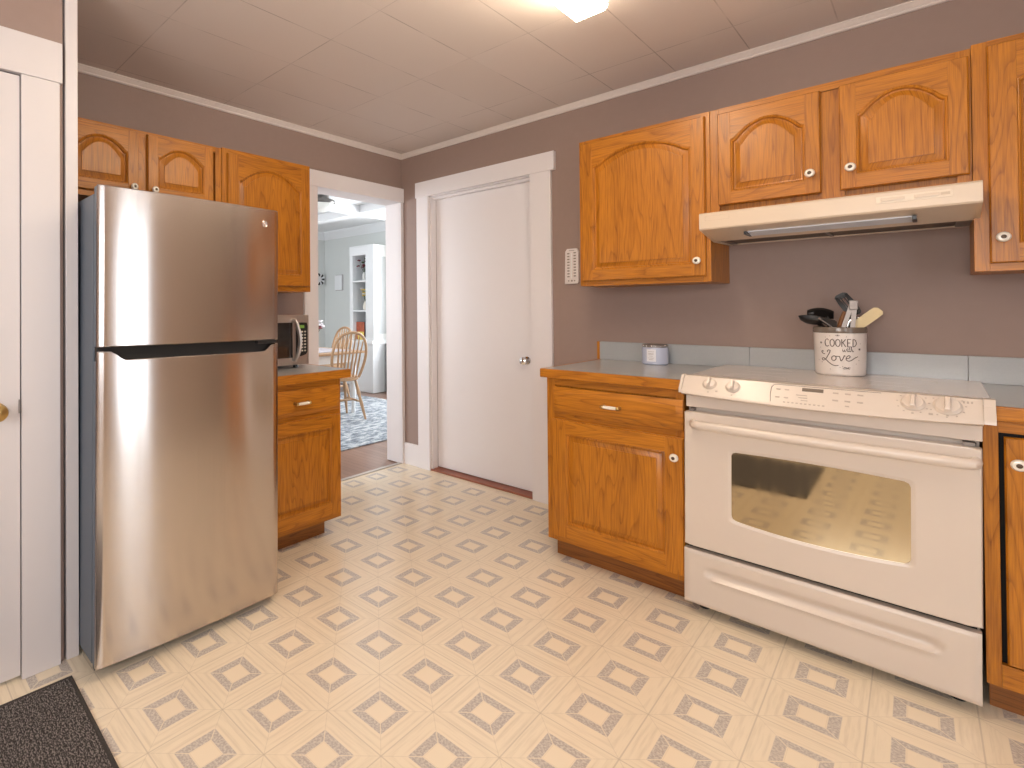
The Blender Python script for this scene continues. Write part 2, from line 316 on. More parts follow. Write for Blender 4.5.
# ------------------------------------------------------------------ mesh builder
class MB:
    def __init__(s): s.bm = bmesh.new()
    def _mat(s, faces, mi):
        for f in faces: f.material_index = mi
    def box(s, x0, x1, y0, y1, z0, z1, mi=0, bev=0.0, seg=2):
        r = bmesh.ops.create_cube(s.bm, size=1.0)
        vs_ = r['verts']
        for v in vs_:
            v.co = Vector(((x0+x1)/2 + v.co.x*abs(x1-x0), (y0+y1)/2 + v.co.y*abs(y1-y0), (z0+z1)/2 + v.co.z*abs(z1-z0)))
        fs = list({f for v in vs_ for f in v.link_faces}); s._mat(fs, mi)
        if bev:
            es = list({e for v in vs_ for e in v.link_edges})
            r = bmesh.ops.bevel(s.bm, geom=es, offset=bev, segments=seg, profile=0.5, affect='EDGES')
            s._mat(r['faces'], mi)
        return s
    def ring_surf(s, rings, mi=0, closed=True, cap0=True, cap1=True):
        R = [[s.bm.verts.new(Vector(p)) for p in ring] for ring in rings]
        n = len(R[0])
        for a, b in zip(R, R[1:]):
            for i in range(n if closed else n-1):
                j = (i+1) % n
                try: f = s.bm.faces.new((a[i], a[j], b[j], b[i])); f.material_index = mi
                except ValueError: pass
        if cap0 and closed: f = s.bm.faces.new(list(reversed(R[0]))); f.material_index = mi
        if cap1 and closed: f = s.bm.faces.new(R[-1]); f.material_index = mi
        return s
    def lathe(s, prof, c=(0, 0, 0), axis='z', n=32, mi=0, sx=1.0, sy=1.0, cap0=True, cap1=True, ax=None):
        rings = []
        c = Vector(c)
        if ax is None: ax = {'z': Vector((0, 0, 1)), 'x': Vector((1, 0, 0)), 'y': Vector((0, 1, 0)), '-y': Vector((0, -1, 0))}[axis]
        ax = Vector(ax).normalized()
        t = Vector((1, 0, 0)) if abs(ax.x) < 0.9 else Vector((0, 1, 0))
        e1 = (t - ax*t.dot(ax)).normalized(); e2 = ax.cross(e1)
        for r, h in prof:
            r = max(r, 1e-5)
            rings.append([c + ax*h + e1*(r*sx*math.cos(2*PI*i/n)) + e2*(r*sy*math.sin(2*PI*i/n)) for i in range(n)])
        return s.ring_surf(rings, mi, True, cap0, cap1)
    def tube(s, pts, r, n=10, mi=0, flat=1.0):
        pts = [Vector(p) for p in pts]
        rs = r if isinstance(r, (list, tuple)) else [r]*len(pts)
        rings = []; prev = None
        for i, p in enumerate(pts):
            d = (pts[min(i+1, len(pts)-1)] - pts[max(i-1, 0)])
            d = d.normalized() if d.length > 1e-9 else Vector((0, 0, 1))
            if prev is None:
                t = Vector((0, 0, 1)) if abs(d.z) < 0.9 else Vector((1, 0, 0))
                e1 = (t - d*t.dot(d)).normalized()
            else:
                e1 = prev - d*prev.dot(d); e1 = e1.normalized() if e1.length > 1e-6 else d.orthogonal().normalized()
            prev = e1; e2 = d.cross(e1)
            rings.append([p + e1*(rs[i]*math.cos(2*PI*k/n)) + e2*(rs[i]*flat*math.sin(2*PI*k/n)) for k in range(n)])
        return s.ring_surf(rings, mi)
    def prism(s, poly, axis, lo, hi, mi=0):
        # poly of (a, b): axis x -> (y, z); y -> (x, z); z -> (x, y)
        def P(a, b, h): return {'x': (h, a, b), 'y': (a, h, b), 'z': (a, b, h)}[axis]
        return s.ring_surf([[P(a, b, lo) for a, b in poly], [P(a, b, hi) for a, b in poly]], mi)
    def sphere(s, c, r, mi=0, sc=(1, 1, 1), u=12, v=8):
        rr = bmesh.ops.create_uvsphere(s.bm, u_segments=u, v_segments=v, radius=r)
        for w in rr['verts']: w.co = Vector((w.co.x*sc[0], w.co.y*sc[1], w.co.z*sc[2])) + Vector(c)
        s._mat({f for w in rr['verts'] for f in w.link_faces}, mi)
        return s
    def build(s, name, mats, parent=None, angle=38, org=None):
        bm = s.bm
        bmesh.ops.recalc_face_normals(bm, faces=bm.faces[:])
        o_ = ORG.get(parent.name, Vector((0, 0, 0))) if parent else Vector((0, 0, 0))
        if org is not None: o_ = Vector(org)
        for v in bm.verts: v.co -= o_
        for f in bm.faces: f.smooth = True
        ca = math.radians(angle)
        for e in bm.edges:
            if len(e.link_faces) == 2:
                e.smooth = e.calc_face_angle(0) < ca
        me = bpy.data.meshes.new(name); bm.to_mesh(me); bm.free()
        for m in (mats if isinstance(mats, (list, tuple)) else [mats]): me.materials.append(m)
        ob = bpy.data.objects.new(name, me); COL.objects.link(ob)
        wn = ob.modifiers.new('weighted_normals', 'WEIGHTED_NORMAL'); wn.keep_sharp = True; wn.weight = 80
        if parent:
            ob.parent = parent; ORG[ob.name] = o_
        else:
            ob.location = o_; ORG[ob.name] = o_
        return ob
ORG = {}
def tag(o, label, cat, group=None):
    o['label'] = label; o['category'] = cat
    if group: o['group'] = group
    return o
def thing(name, label, cat, loc, group=None):
    o = bpy.data.objects.new(name, None); COL.objects.link(o); o.location = loc; o.empty_display_size = 0.1
    ORG[o.name] = Vector(loc)
    return tag(o, label, cat, group)
def struct(mb, name, mat, parent=None):
    o = mb.build(name, mat, parent)
    if parent is None: o['kind'] = 'structure'
    return o

# ------------------------------------------------------------------ room shell
ZC = 2.425
XW, YF = 4.40, -4.50
struct(MB().box(0, XW, YF, 0, -0.08, 0), 'floor', M['vinyl'])
struct(MB().box(-0.0, XW, YF, 0, ZC, ZC+0.1), 'ceiling', M['ceil'])
DX0, DX1, DZ = 0.285, 1.122, 2.060          # white door opening
b = MB()
b.box(-0.13, DX0, 0, 0.14, -0.05, ZC+.05).box(DX1, XW, 0, 0.14, -0.05, ZC+.05).box(DX0, DX1, 0, 0.14, DZ, ZC+.05)
struct(b, 'wall_right', M['wall'])
OY0, OY1, OZ = -0.855, -0.032, 2.045         # doorway opening
b = MB()
b.box(-0.14, 0, -2.70, OY0-.02, -0.05, ZC+.05).box(-0.14, 0, OY0-.02, OY1+.02, OZ+.02, ZC+.05).box(-0.14, 0, OY1+.02, 0.0, -0.05, ZC+.05)
struct(b, 'wall_back', M['wall'])
b = MB()   # wall with the narrow white door, ending in the corner board beside the refrigerator
b.box(0.0, 0.79, -2.70, -2.585, -0.05, ZC).box(0.66, 0.79, YF, -3.52, -0.05, ZC).box(0.66, 0.79, -3.52, -2.70, 2.01, ZC).box(0.66, 0.79, -2.7115, -2.70, -0.05, 2.01)
struct(b, 'wall_left', M['wall'])
b = MB()
b.box(0.66, 2.0, YF-.12, YF, -.05, ZC).box(3.4, XW+.12, YF-.12, YF, -.05, ZC).box(2.0, 3.4, YF-.12, YF, -.05, 0.95).box(2.0, 3.4, YF-.12, YF, 2.05, ZC)
struct(b, 'wall_front', M['wall'])
b = MB()
b.box(XW, XW+.12, YF, -3.88, -.05, ZC).box(XW, XW+.12, -2.72, -1.77, -.05, ZC).box(XW, XW+.12, -3.88, -2.72, -.05, .92).box(XW, XW+.12, -3.88, -2.72, 2.08, ZC).box(XW, XW+.12, -1.32, .14, -.05, ZC).box(XW, XW+.12, -1.77, -1.32, -.05, 0.1).box(XW, XW+.12, -1.77, -1.32, 2.1, ZC)
struct(b, 'wall_far', plain('pale_beige_paint', (0.60, 0.48, 0.40), 0.6, var=.03))
def window_frame(name, axis, at, a0, a1, z0, z1, t=0.05):
    b = MB()
    def bx(p0, p1, q0, q1):
        if axis == 'x': b.box(at-.03, at+.06, p0, p1, q0, q1)
        else: b.box(p0, p1, at-.03, at+.06, q0, q1)
    bx(a0, a0+t, z0, z1); bx(a1-t, a1, z0, z1); bx(a0, a1, z0, z0+t); bx(a0, a1, z1-t, z1); bx(a0, a1, (z0+z1)/2-t/2, (z0+z1)/2+t/2)
    return struct(b, name, M['white'])
w1 = window_frame('window_1', 'x', XW+.03, -1.77, -1.32, .1, 2.1, .035)
MB().box(XW-.0, XW+.09, -1.50, -1.465, .13, 2.07).build('mullion', M['white'], w1)
window_frame('window_added_far', 'x', XW+.03, -3.88, -2.72, .92, 2.08)  # unseen frame, made up to hold the added far wall light
window_frame('window_2', 'y', YF-.06, 2.0, 3.4, .95, 2.05)

# crown moulding
def crown(name, p):
    struct(p, name, M['crown'])
prof = [(0.0, ZC-0.035), (-0.008, ZC-0.035), (-0.012, ZC-0.030), (-0.012, ZC-0.024), (-0.016, ZC-0.022), (-0.024, ZC-0.012), (-0.026, ZC-0.008), (-0.030, ZC-0.007), (-0.030, ZC-0.001), (0.0, ZC-0.001)]
crown('trim_1', MB().prism(prof, 'x', 0.0, XW))
crown('trim_2', MB().prism([(-a, z) for a, z in prof], 'y', -2.585, -0.0))
# doorway jamb and casing
b = MB()
b.box(-0.15, 0.004, OY1, OY1+0.02, 0, OZ+.02)                                  # right jamb lining
b.box(-0.15, 0.004, OY0-0.02, OY0, 0, OZ+.02)
b.box(-0.15, 0.004, OY0-.02, OY1+.02, OZ, OZ+.02)
b.box(0.0, 0.020, OY1, -0.001, 0, OZ, bev=.002)                                # thin right casing in the corner
b.box(0.0, 0.020, OY0-0.115, OY0, 0, OZ, bev=.002)
b.box(0.0, 0.026, OY0-0.125, -0.001, OZ, 2.155, bev=.002)
struct(b, 'trim_3', M['white_lightened'])
# white door casing
b = MB()
b.box(0.172, DX0, -0.022, 0, 0, DZ, bev=.002).box(DX1, 1.262, -0.022, 0, 0, DZ, bev=.002)
b.box(0.165, 1.288, -0.028, 0, DZ-.005, 2.170, bev=.002)
b.box(DX0-.0, DX0+.012, 0, 0.06, 0, DZ).box(DX1-.012, DX1, 0, 0.06, 0, DZ).box(DX0, DX1, 0, 0.06, DZ-.012, DZ)
b.box(DX0, DX1, 0.025, 0.06, DZ-.03, DZ-.012)
struct(b, 'trim_4', M['white_lightened'])
d1 = struct(MB().box(DX0+.014, DX1-.014, 0.06, 0.10, 0.022, DZ-.02, bev=.002), 'door_1', M['white_lightened'])
kx, kz = 1.048, 0.868
b = MB().lathe([(0.026, 0), (0.026, .006), (0.012, .010), (0.010, .030), (0.020, .036), (0.026, .046), (0.024, .058), (0.014, .064), (0.0, .065)], (kx, 0.06, kz), '-y', 24)
k = b.build('door_knob', M['chrome'], d1); k['label'] = 'chrome door knob'
struct(MB().box(DX0, DX1, -0.01, 0.14, 0.0, 0.014, bev=.004), 'threshold', M['threshold_wood'])
b = MB().box(0.0, 0.172, -0.016, 0, 0, 0.165, bev=.003)
struct(b, 'baseboard_right', M['white_lightened'])
# left wall: casing, narrow door, corner board
b = MB()
b.box(0.79, 0.808, -2.712, -2.598, 0, 2.0, bev=.002).box(0.79, 0.812, -3.65, -2.590, 2.0, 2.138, bev=.002).box(0.79, 0.808, -3.64, -3.52, 0, 2.0, bev=.002)
struct(b, 'trim_5', M['white'])
d2 = struct(MB().box(0.755, 0.798, -3.515, -2.7145, 0.012, 1.995, bev=.002), 'door_2', M['white'])
b = MB().lathe([(0.028, 0), (0.028, .005), (0.011, .010), (0.011, .030), (0.024, .038), (0.029, .050), (0.026, .060), (0.010, .066), (0.0, .066)], (0.798, -2.783, 0.89), 'x', 24)
k = b.build('door_knob', M['brass'], d2); k['label'] = 'brass door knob'
b = MB().box(0.798, 0.8032, -2.7195, -2.7150, 0.875, 0.920); k = b.build('latch_plate', M['steel'], d2)
struct(MB().box(0.755, 0.80, -2.579, -2.539, 0, ZC, bev=.003), 'trim_6', M['white'])
# threshold strip at the doorway
struct(MB().box(-0.02, 0.012, OY0, OY1, 0.0, 0.006, bev=.002), 'trim_7', plain('pale_metal_strip', (0.55, 0.50, 0.46), 0.35, metal=.5))

# ------------------------------------------------------------------ dining room shell
XD, YD, YN, ZD = -4.22, 2.60, -2.55, 2.52
struct(MB().box(XD, 0.0, YN, YD, -0.10, -0.006), 'floor_boards', M['planks'])
struct(MB().box(XD-.1, 0, YN, YD, ZD, ZD+.1), 'ceiling_dining', M['dining_white'])
b = MB().box(XD-.1, -2.3, YD, YD+.1, -.1, ZD).box(-.8, -.13, YD, YD+.1, -.1, ZD).box(-2.3, -.8, YD, YD+.1, -.1, .7).box(-2.3, -.8, YD, YD+.1, 2.15, ZD)
struct(b, 'wall_hutch_side', M['dining_wall'])
b = MB().box(XD-.1, XD, YN-.1, YD, -.1, ZD)
struct(b, 'wall_dining_end', M['dining_wall'])
b = MB().box(XD-.1, -3.7, YN-.1, YN, -.1, ZD).box(-.9, 0, YN-.1, YN, -.1, ZD).box(-3.7, -.9, YN-.1, YN, -.1, .7).box(-3.7, -.9, YN-.1, YN, 2.15, ZD)
struct(b, 'wall_dining_street', M['dining_wall'])
b = MB().box(-.14, -.13, 0.13, YD, -.1, ZD)
struct(b, 'wall_dining_kitchen', M['dining_wall'])
window_frame('window_3', 'y', YD+.05, -2.3, -.8, .7, 2.15)
window_frame('window_added_dining', 'y', YN-.06, -3.7, -.9, .7, 2.15)  # unseen frame, made up to hold the added dining light
pd = [(0.0, ZD-.13), (-.012, ZD-.13), (-.018, ZD-.11), (-.05, ZD-.06), (-.085, ZD-.03), (-.09, ZD), (0, ZD)]
struct(MB().prism([(YD+a, z) for a, z in pd], 'x', XD, -.14), 'trim_8', M['dining_white'])
struct(MB().prism([(XD-a, z) for a, z in pd], 'y', YN, YD), 'trim_9', M['dining_white'])
struct(MB().box(XD, -3.19, YD-.016, YD, 0, .15), 'baseboard_dining', M['dining_white'])
struct(MB().box(XD, -.14, 1.42, 1.58, ZD-.10, ZD, bev=.006), 'trim_10', M['dining_white'])
struct(MB().box(-2.20, -2.04, YN, YD-.08, ZD-.104, ZD, bev=.006), 'trim_11', M['dining_white'])

# ------------------------------------------------------------------ cabinets
def frame_map(kind, o):
    # u to the right, v up, d towards the room
    if kind == 'right': return lambda u, v, d: (o[0]+u, o[1]-d, o[2]+v)
    return lambda u, v, d: (o[0]+d, o[1]+u, o[2]+v)
def mbox(b, mp, u0, u1, v0, v1, d0, d1, mi=0, bev=0.0):
    p, q = mp(u0, v0, d0), mp(u1, v1, d1)
    b.box(min(p[0], q[0]), max(p[0], q[0]), min(p[1], q[1]), max(p[1], q[1]), min(p[2], q[2]), max(p[2], q[2]), mi, bev)
def panel_door(kind, o, w, h, parent, arch=0.0, stile=0.058, rail=0.058, toprail=0.058, t=0.02, name='door'):
    """raised-panel oak door; arch is how far the top of the panel rises in its middle"""
    mp = frame_map(kind, o); b = MB()
    u0, u1, v0 = stile, w-stile, rail
    vs_ = h - toprail - arch
    NN = 28 if arch else 1
    uc, hw = (u0+u1)/2, (u1-u0)/2
    def top(u):
        if not arch: return vs_
        s_ = abs(u-uc)/hw
        return vs_ + arch*((1 - .75*(s_/.82)**2) if s_ < .82 else .25*(1-(min(1, s_)-.82)/.18)**2)
    mbox(b, mp, 0, u0, 0, h, 0, t, 0, .0008); mbox(b, mp, u1, w, 0, h, 0, t, 0, .0008)
    mbox(b, mp, u0, u1, 0, v0, 0, t-.0003, 1, .0)
    e_ = .0035   # thinner lip running round the outside of the door
    b.ring_surf([[mp(-e_, -e_, 0), mp(w+e_, -e_, 0), mp(w+e_, h+e_, 0), mp(-e_, h+e_, 0)], [mp(-e_, -e_, t-.008), mp(w+e_, -e_, t-.008), mp(w+e_, h+e_, t-.008), mp(-e_, h+e_, t-.008)], [mp(0, 0, t-.004), mp(w, 0, t-.004), mp(w, h, t-.004), mp(0, h, t-.004)]], 0, True, False, False)
    us = [u0 + (u1-u0)*i/NN for i in range(NN+1)]
    poly = [(u, top(u)) for u in us] + [(u1, h), (u0, h)]
    b.ring_surf([[mp(u, v, 0) for u, v in poly], [mp(u, v, t-.0005) for u, v in poly]], 1)
    def contour(ins, d):
        a0, a1 = u0+ins, u1-ins
        pts = [mp(a0, v0+ins, d), mp(a1, v0+ins, d)]
        for i in range(NN+1):
            u = a1 + (a0-a1)*i/NN
            uo = u1 + (u0-u1)*i/NN
            pts.append(mp(u, top(uo)-ins, d))
        return pts
    b.ring_surf([contour(0, t), contour(.0015, t-.002), contour(.004, t-.001), contour(.008, t-.004), contour(.010, t-.013), contour(.015, t-.0145), contour(.033, t-.0065), contour(.0337, t-.0025), contour(.037, t-.0018)], 0, True, False, True)
    ob = b.build(name, OAK, parent)
    return ob
def knob(kind, p, parent):
    ax = (0, -1, 0) if kind == 'right' else (1, 0, 0)
    b = MB()
    b.lathe([(0.006, 0), (0.006, .010), (0.012, .014), (0.0165, .019), (0.0165, .024), (0.013, .029), (0.007, .0305)], p, ax=ax, n=24, mi=0)
    b.lathe([(0.0065, .029), (0.0065, .0315), (0.004, .0325), (0.0, .0325)], p, ax=ax, n=16, mi=1)
    k = b.build('knob', [M['porcelain'], M['bronze']], parent); k['label'] = 'white porcelain knob with dark centre'
    return k
def pull(kind, p, parent, ln=0.072):
    b = MB(); P = Vector(p)
    d = Vector((0, -1, 0)) if kind == 'right' else Vector((1, 0, 0)); u = Vector((1, 0, 0)) if kind == 'right' else Vector((0, 1, 0))
    b.tube([P - u*ln*.40 + d*.022, P - u*ln*.2 + d*.022, P + d*.022, P + u*ln*.2 + d*.022, P + u*ln*.40 + d*.022], [.0065, .0075, .0080, .0075, .0065], 12, 0)
    for s_ in (-1, 1):
        b.lathe([(.009, 0), (.006, .004), (.0045, .012), (.0045, .018)], P + u*(s_*ln*.46), ax=d, n=14, mi=1)
        b.sphere(P + u*(s_*ln*.46) + d*.022, .009, 1)
    k = b.build('handle', [M['porcelain'], M['brass']], parent); k['label'] = 'white bar handle with brass ends'
    return k
def drawer(kind, o, w, h, parent):
    mp = frame_map(kind, o); b = MB()
    def rect(i, d): return [mp(i, i, d), mp(w-i, i, d), mp(w-i, h-i, d), mp(i, h-i, d)]
    b.ring_surf([rect(0, 0), rect(0, .008), rect(.003, .011), rect(.022, .019), rect(.026, .020)], 1)
    return b.build('drawer', OAK, parent)
def carcass(kind, o, w, h, dep, parent, stiles=(.035, .035), rails=(.03, .03), mids=(), body_mat=None):
    mp = frame_map(kind, o); b = MB()
    mbox(b, mp, 0, w, 0, h, -dep, -.02, 0)
    b.build('body', OAK, parent)
    b = MB()
    mbox(b, mp, 0, stiles[0], 0, h, -.0198, 0, 0, .0015); mbox(b, mp, w-stiles[1], w, 0, h, -.0198, 0, 0, .0015)
    mbox(b, mp, stiles[0], w-stiles[1], 0, rails[0], -.0198, -.0004, 1); mbox(b, mp, stiles[0], w-stiles[1], h-rails[1], h, -.0198, -.0004, 1)
    for (u0, u1, v0, v1) in mids:
        mbox(b, mp, u0, u1, v0, v1, -.0198, -.0006, 0 if (v1-v0) > (u1-u0) else 1)
    b.build('face_frame', OAK, parent)

YU = -0.311     # face of the wall cabinets on the range wall
ZU0, ZU1 = 1.323, 2.088
# A: single door left of the hood
xa0, xa1 = 1.578, 2.1745
t = thing('wall_cabinet', 'honey oak wall cabinet with one tall arched door left of the range hood', 'cabinet', (xa0, YU, ZU0), 'oak wall cabinets')
carcass('right', (xa0, YU, ZU0), xa1-xa0, ZU1-ZU0, -YU-.001, t)
d = panel_door('right', (1.600, YU-.001, 1.352), .555, .712, t, arch=.072, toprail=.05, stile=.052, rail=.052)
knob('right', (2.128, YU-.021, 1.418), d)
# B: two short doors above the hood
xb0, xb1, zb0 = 2.1755, 2.943, 1.605
t = thing('wall_cabinet', 'short honey oak wall cabinet with two arched doors directly above the range hood', 'cabinet', (xb0, YU, zb0), 'oak wall cabinets')
carcass('right', (xb0, YU, zb0), xb1-xb0, ZU1-zb0, -YU-.001, t, mids=((.37, .445, .03, .45),))
d = panel_door('right', (2.212, YU-.001, 1.660), .338, .397, t, arch=.070, stile=.044, rail=.050, toprail=.050)
knob('right', (2.522, YU-.021, 1.735), d)
d = panel_door('right', (2.612, YU-.001, 1.660), .322, .397, t, arch=.070, stile=.044, rail=.050, toprail=.050)
knob('right', (2.640, YU-.021, 1.735), d)
# C: right of the hood
xc0, xc1 = 2.944, 3.42
t = thing('wall_cabinet', 'tall honey oak wall cabinet cut by the picture edge right of the range hood', 'cabinet', (xc0, YU, ZU0), 'oak wall cabinets')
carcass('right', (xc0, YU, ZU0), xc1-xc0, ZU1-ZU0+.01, -YU-.001, t)
d = panel_door('right', (2.982, YU-.001, 1.352), .40, .722, t, arch=.075, toprail=.05)
knob('right', (3.006, YU-.021, 1.432), d)
# back wall, over the refrigerator
XU = 0.255
yv0, yv1, yv2 = -1.105, -1.694, -2.50
t = thing('wall_cabinet', 'oak wall cabinet with two short arched doors above the steel refrigerator', 'cabinet', (0.002, yv2, 1.735), 'oak wall cabinets')
carcass('back', (XU, yv2, 1.735), yv1-yv2-.001, ZU1-1.735-.005, XU-.002, t, mids=((.35, .42, .03, .32),))
d = panel_door('back', (XU+.001, -2.468, 1.765), .327, .300, t, arch=.058, stile=.046, rail=.046, toprail=.044)
knob('back', (XU+.021, -2.165, 1.798), d)
d = panel_door('back', (XU+.001, -2.092, 1.765), .337, .300, t, arch=.058, stile=.046, rail=.046, toprail=.044)
knob('back', (XU+.021, -2.066, 1.798), d)
# back wall, above the microwave
t = thing('wall_cabinet', 'deep orange oak wall cabinet with one tall arched door above the microwave', 'cabinet', (0.002, yv1, 1.318), 'oak wall cabinets')
carcass('back', (XU+.006, yv1, 1.318), yv0-yv1, ZU1-1.318, XU+.004, t)
d = panel_door('back', (XU+.007, yv1+.03, 1.352), yv0-yv1-.05, .705, t, arch=.085, toprail=.05)
knob('back', (XU+.027, yv1+.058, 1.42), d)
# base cabinet left of the range
YB, YCN = -0.660, -0.685
t = thing('base_cabinet', 'oak base cabinet with one drawer and one door left of the range', 'cabinet', (1.567, YB, 0), 'oak base cabinets')
carcass('right', (1.567, YB, 0.098), .593, .776, -YB-.001, t, stiles=(.04, .03), rails=(.03, .035), mids=((.04, .563, .575, .61),))
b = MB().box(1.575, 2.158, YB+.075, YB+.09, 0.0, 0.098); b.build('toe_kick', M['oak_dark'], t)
d = drawer('right', (1.606, YB-.001, 0.708), .552, .125, t); pull('right', (1.882, YB-.021, .770), d)
d = panel_door('right', (1.604, YB-.001, .128), .553, .548, t, stile=.065, rail=.065, toprail=.06)
knob('right', (2.132, YB-.021, .602), d)
# base cabinet right of the range: door sits in a dark gap
t = thing('base_cabinet', 'oak base cabinet with an inset door in a dark gap right of the range', 'cabinet', (2.943, YB, 0), 'oak base cabinets')
b = MB(); b.box(2.943, 2.96, YB+.02, -.002, .098, .874).box(3.40, 3.42, YB+.02, -.002, .098, .874).box(2.96, 3.40, YB+.02, -.002, .098, .115).box(2.96, 3.40, -.02, -.002, .115, .874).box(2.96, 3.40, YB+.02, -.002, .862, .874)
b.build('body', [M['oak_dark'], M['oak_dark']], t)
b = MB(); b.box(2.942, 2.972, YB, YB+.0198, .098, .874, 0, .0015).box(3.385, 3.42, YB, YB+.0198, .098, .874, 0, .0015).box(2.972, 3.385, YB+.0004, YB+.0198, .098, .165, 1).box(2.972, 3.385, YB+.0004, YB+.0198, .838, .874, 1)
b.build('face_frame', OAK, t)
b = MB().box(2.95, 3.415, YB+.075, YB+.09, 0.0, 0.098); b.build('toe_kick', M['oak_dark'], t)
b = MB().box(2.973, 3.384, YB+.030, YB+.034, .117, .860); k = b.build('interior', M['dark'], t)
d = panel_door('right', (2.986, YB+.016, .171), .39, .652, t, stile=.065, rail=.06, toprail=.06)
knob('right', (3.008, YB-.004, .754), d)
# base cabinet beside the refrigerator
XB = 0.672
t = thing('base_cabinet', 'oak base cabinet with one drawer and one door between refrigerator and doorway', 'cabinet', (0.002, -1.80, 0), 'oak base cabinets')
carcass('back', (XB, -1.80, 0.098), .580, .740, XB-.002, t, stiles=(.04, .035), rails=(.03, .03), mids=((.04, .545, .545, .58),))
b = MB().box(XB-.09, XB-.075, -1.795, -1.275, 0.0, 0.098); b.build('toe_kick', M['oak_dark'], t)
d = drawer('back', (XB+.001, -1.775, .678), .538, .130, t); pull('back', (XB+.021, -1.515+.02, .742), d, .085)
d = panel_door('back', (XB+.001, -1.775, .130), .538, .520, t, stile=.06, rail=.062, toprail=.06)
knob('back', (XB+.021, -1.75, .60), d)

# ------------------------------------------------------------------ worktops and splashback
def worktop(label, kind, x0, x1, y0, y1, z1, edge, loc):
    t = thing('countertop', label, 'countertop', loc, 'laminate countertops')
    b = MB()
    th = .04
    if kind == 'right':
        b.box(x0+.018 if 'l' in edge else x0, x1, y0+.018, y1, z1-th, z1, 0)
        b.build('laminate_top', M['counter'], t)
        b = MB().box(x0, x1, y0, y0+.018, z1-th-.002, z1, 1, .004)
        if 'l' in edge: b.box(x0, x0+.018, y0+.018, y1, z1-th-.002, z1, 1, .004)
        b.build('oak_edge', OAK, t)
    else:
        b.box(x0, x1-.018, y0, y1-.018, z1-th, z1, 0)
        b.build('laminate_top', M['counter'], t)
        b = MB().box(x1-.018, x1, y0, y1, z1-th-.006, z1, 1, .004).box(x0, x1-.018, y1-.018, y1, z1-th-.006, z1, 1, .004)
        b.build('oak_edge', OAK, t)
    return t
worktop('blue grey laminate countertop with oak edge holding the lilac candle jar', 'right', 1.543, 2.158, YCN, -.002, .916, 'l', (1.543, YCN, .876))
worktop('blue grey laminate countertop corner right of the range', 'right', 2.965, 3.42, YCN, -.002, .916, '', (2.965, YCN, .876))
worktop('pale grey laminate countertop with oak edge under the microwave', 'back', .002, .706, -1.80, -1.172, .888, '', (.002, -1.80, .842))
t = thing('backsplash', 'low blue grey laminate backsplash strip along the mauve wall', 'backsplash', (1.535, -.002, .916))
b = MB(); b.box(1.552, 2.2535, -.022, -.002, .9165, 1.016, 0, .001).box(2.2545, 2.9335, -.022, -.002, .9165, 1.016, 0, .001).box(2.9345, 3.42, -.022, -.002, .9165, 1.016, 0, .001)
b.build('strip', M['counter'], t)
b = MB().box(1.537, 1.5515, -.023, -.002, .9165, 1.017, 0, .001); b.build('oak_end_cap', OAK, t)

# ------------------------------------------------------------------ range
XS0, XS1, YS = 2.166, 2.942, -0.700
t = thing('electric_range', 'white slide-in electric range with oven window and front control panel', 'stove', ((XS0+XS1)/2, -.35, 0))
b = MB().box(XS0+.006, XS1-.006, YS+.06, -.03, .03, .895); b.box(XS0+.02, XS1-.02, YS+.045, YS+.06, .79, .83, 0)
b.build('body', M['enamel'], t)
b = MB().box(XS0+.012, XS1-.012, YS+.046, YS+.0605, .03, .80); b.build('inner_front', M['dark'], t)
# cooktop with flanges over the counters
b = MB().box(2.158, 2.964, -.655, -.026, .9196, .927, 0, .003)
ct = b.build('cooktop', M['glasstop'], t)
for (bx_, by_, br) in ((2.36, -.21, .085), (2.36, -.50, .105), (2.75, -.21, .105), (2.75, -.50, .085)):
    bb = MB().lathe([(br, .9266), (br, .9273), (br-.003, .9274), (br-.003, .9266)], (bx_, by_, 0), 'z', 48, cap0=False, cap1=False)
    bb.build('burner_ring', plain('pale_burner_ring', (0.55, 0.47, 0.42), .2), ct)
# control console with a bowed front
def console(x): 
    s_ = (x-(XS0+XS1)/2)/((XS1-XS0)/2)
    return 0.022*(1-s_*s_)
cons = [(-.640, .928), (-.655, .936), (-.672, .934), (-.716, .880), (-.720, .868), (-.712, .862), (-.640, .862)]
nx = 24; rings = []
for i in range(nx+1):
    x = XS0-.0 + (XS1-XS0)*i/nx
    bw = console(x)
    rings.append([(x, y - (bw if y < -.66 else 0), z - (bw*.35 if y < -.70 else 0)) for y, z in cons])
cp = MB().ring_surf(rings).build('control_panel', M['enamel'], t)
for (xx0, xx1) in ((2.156, XS0-.0005), (XS1+.0005, 2.966)):
    b = MB().prism([(-.640, .929), (-.655, .938), (-.676, .936), (-.716, .884), (-.716, .868), (-.690, .866), (-.690, .919), (-.640, .919)], 'x', xx0, xx1)
    b.build('end_cap', M['enamel'], cp)
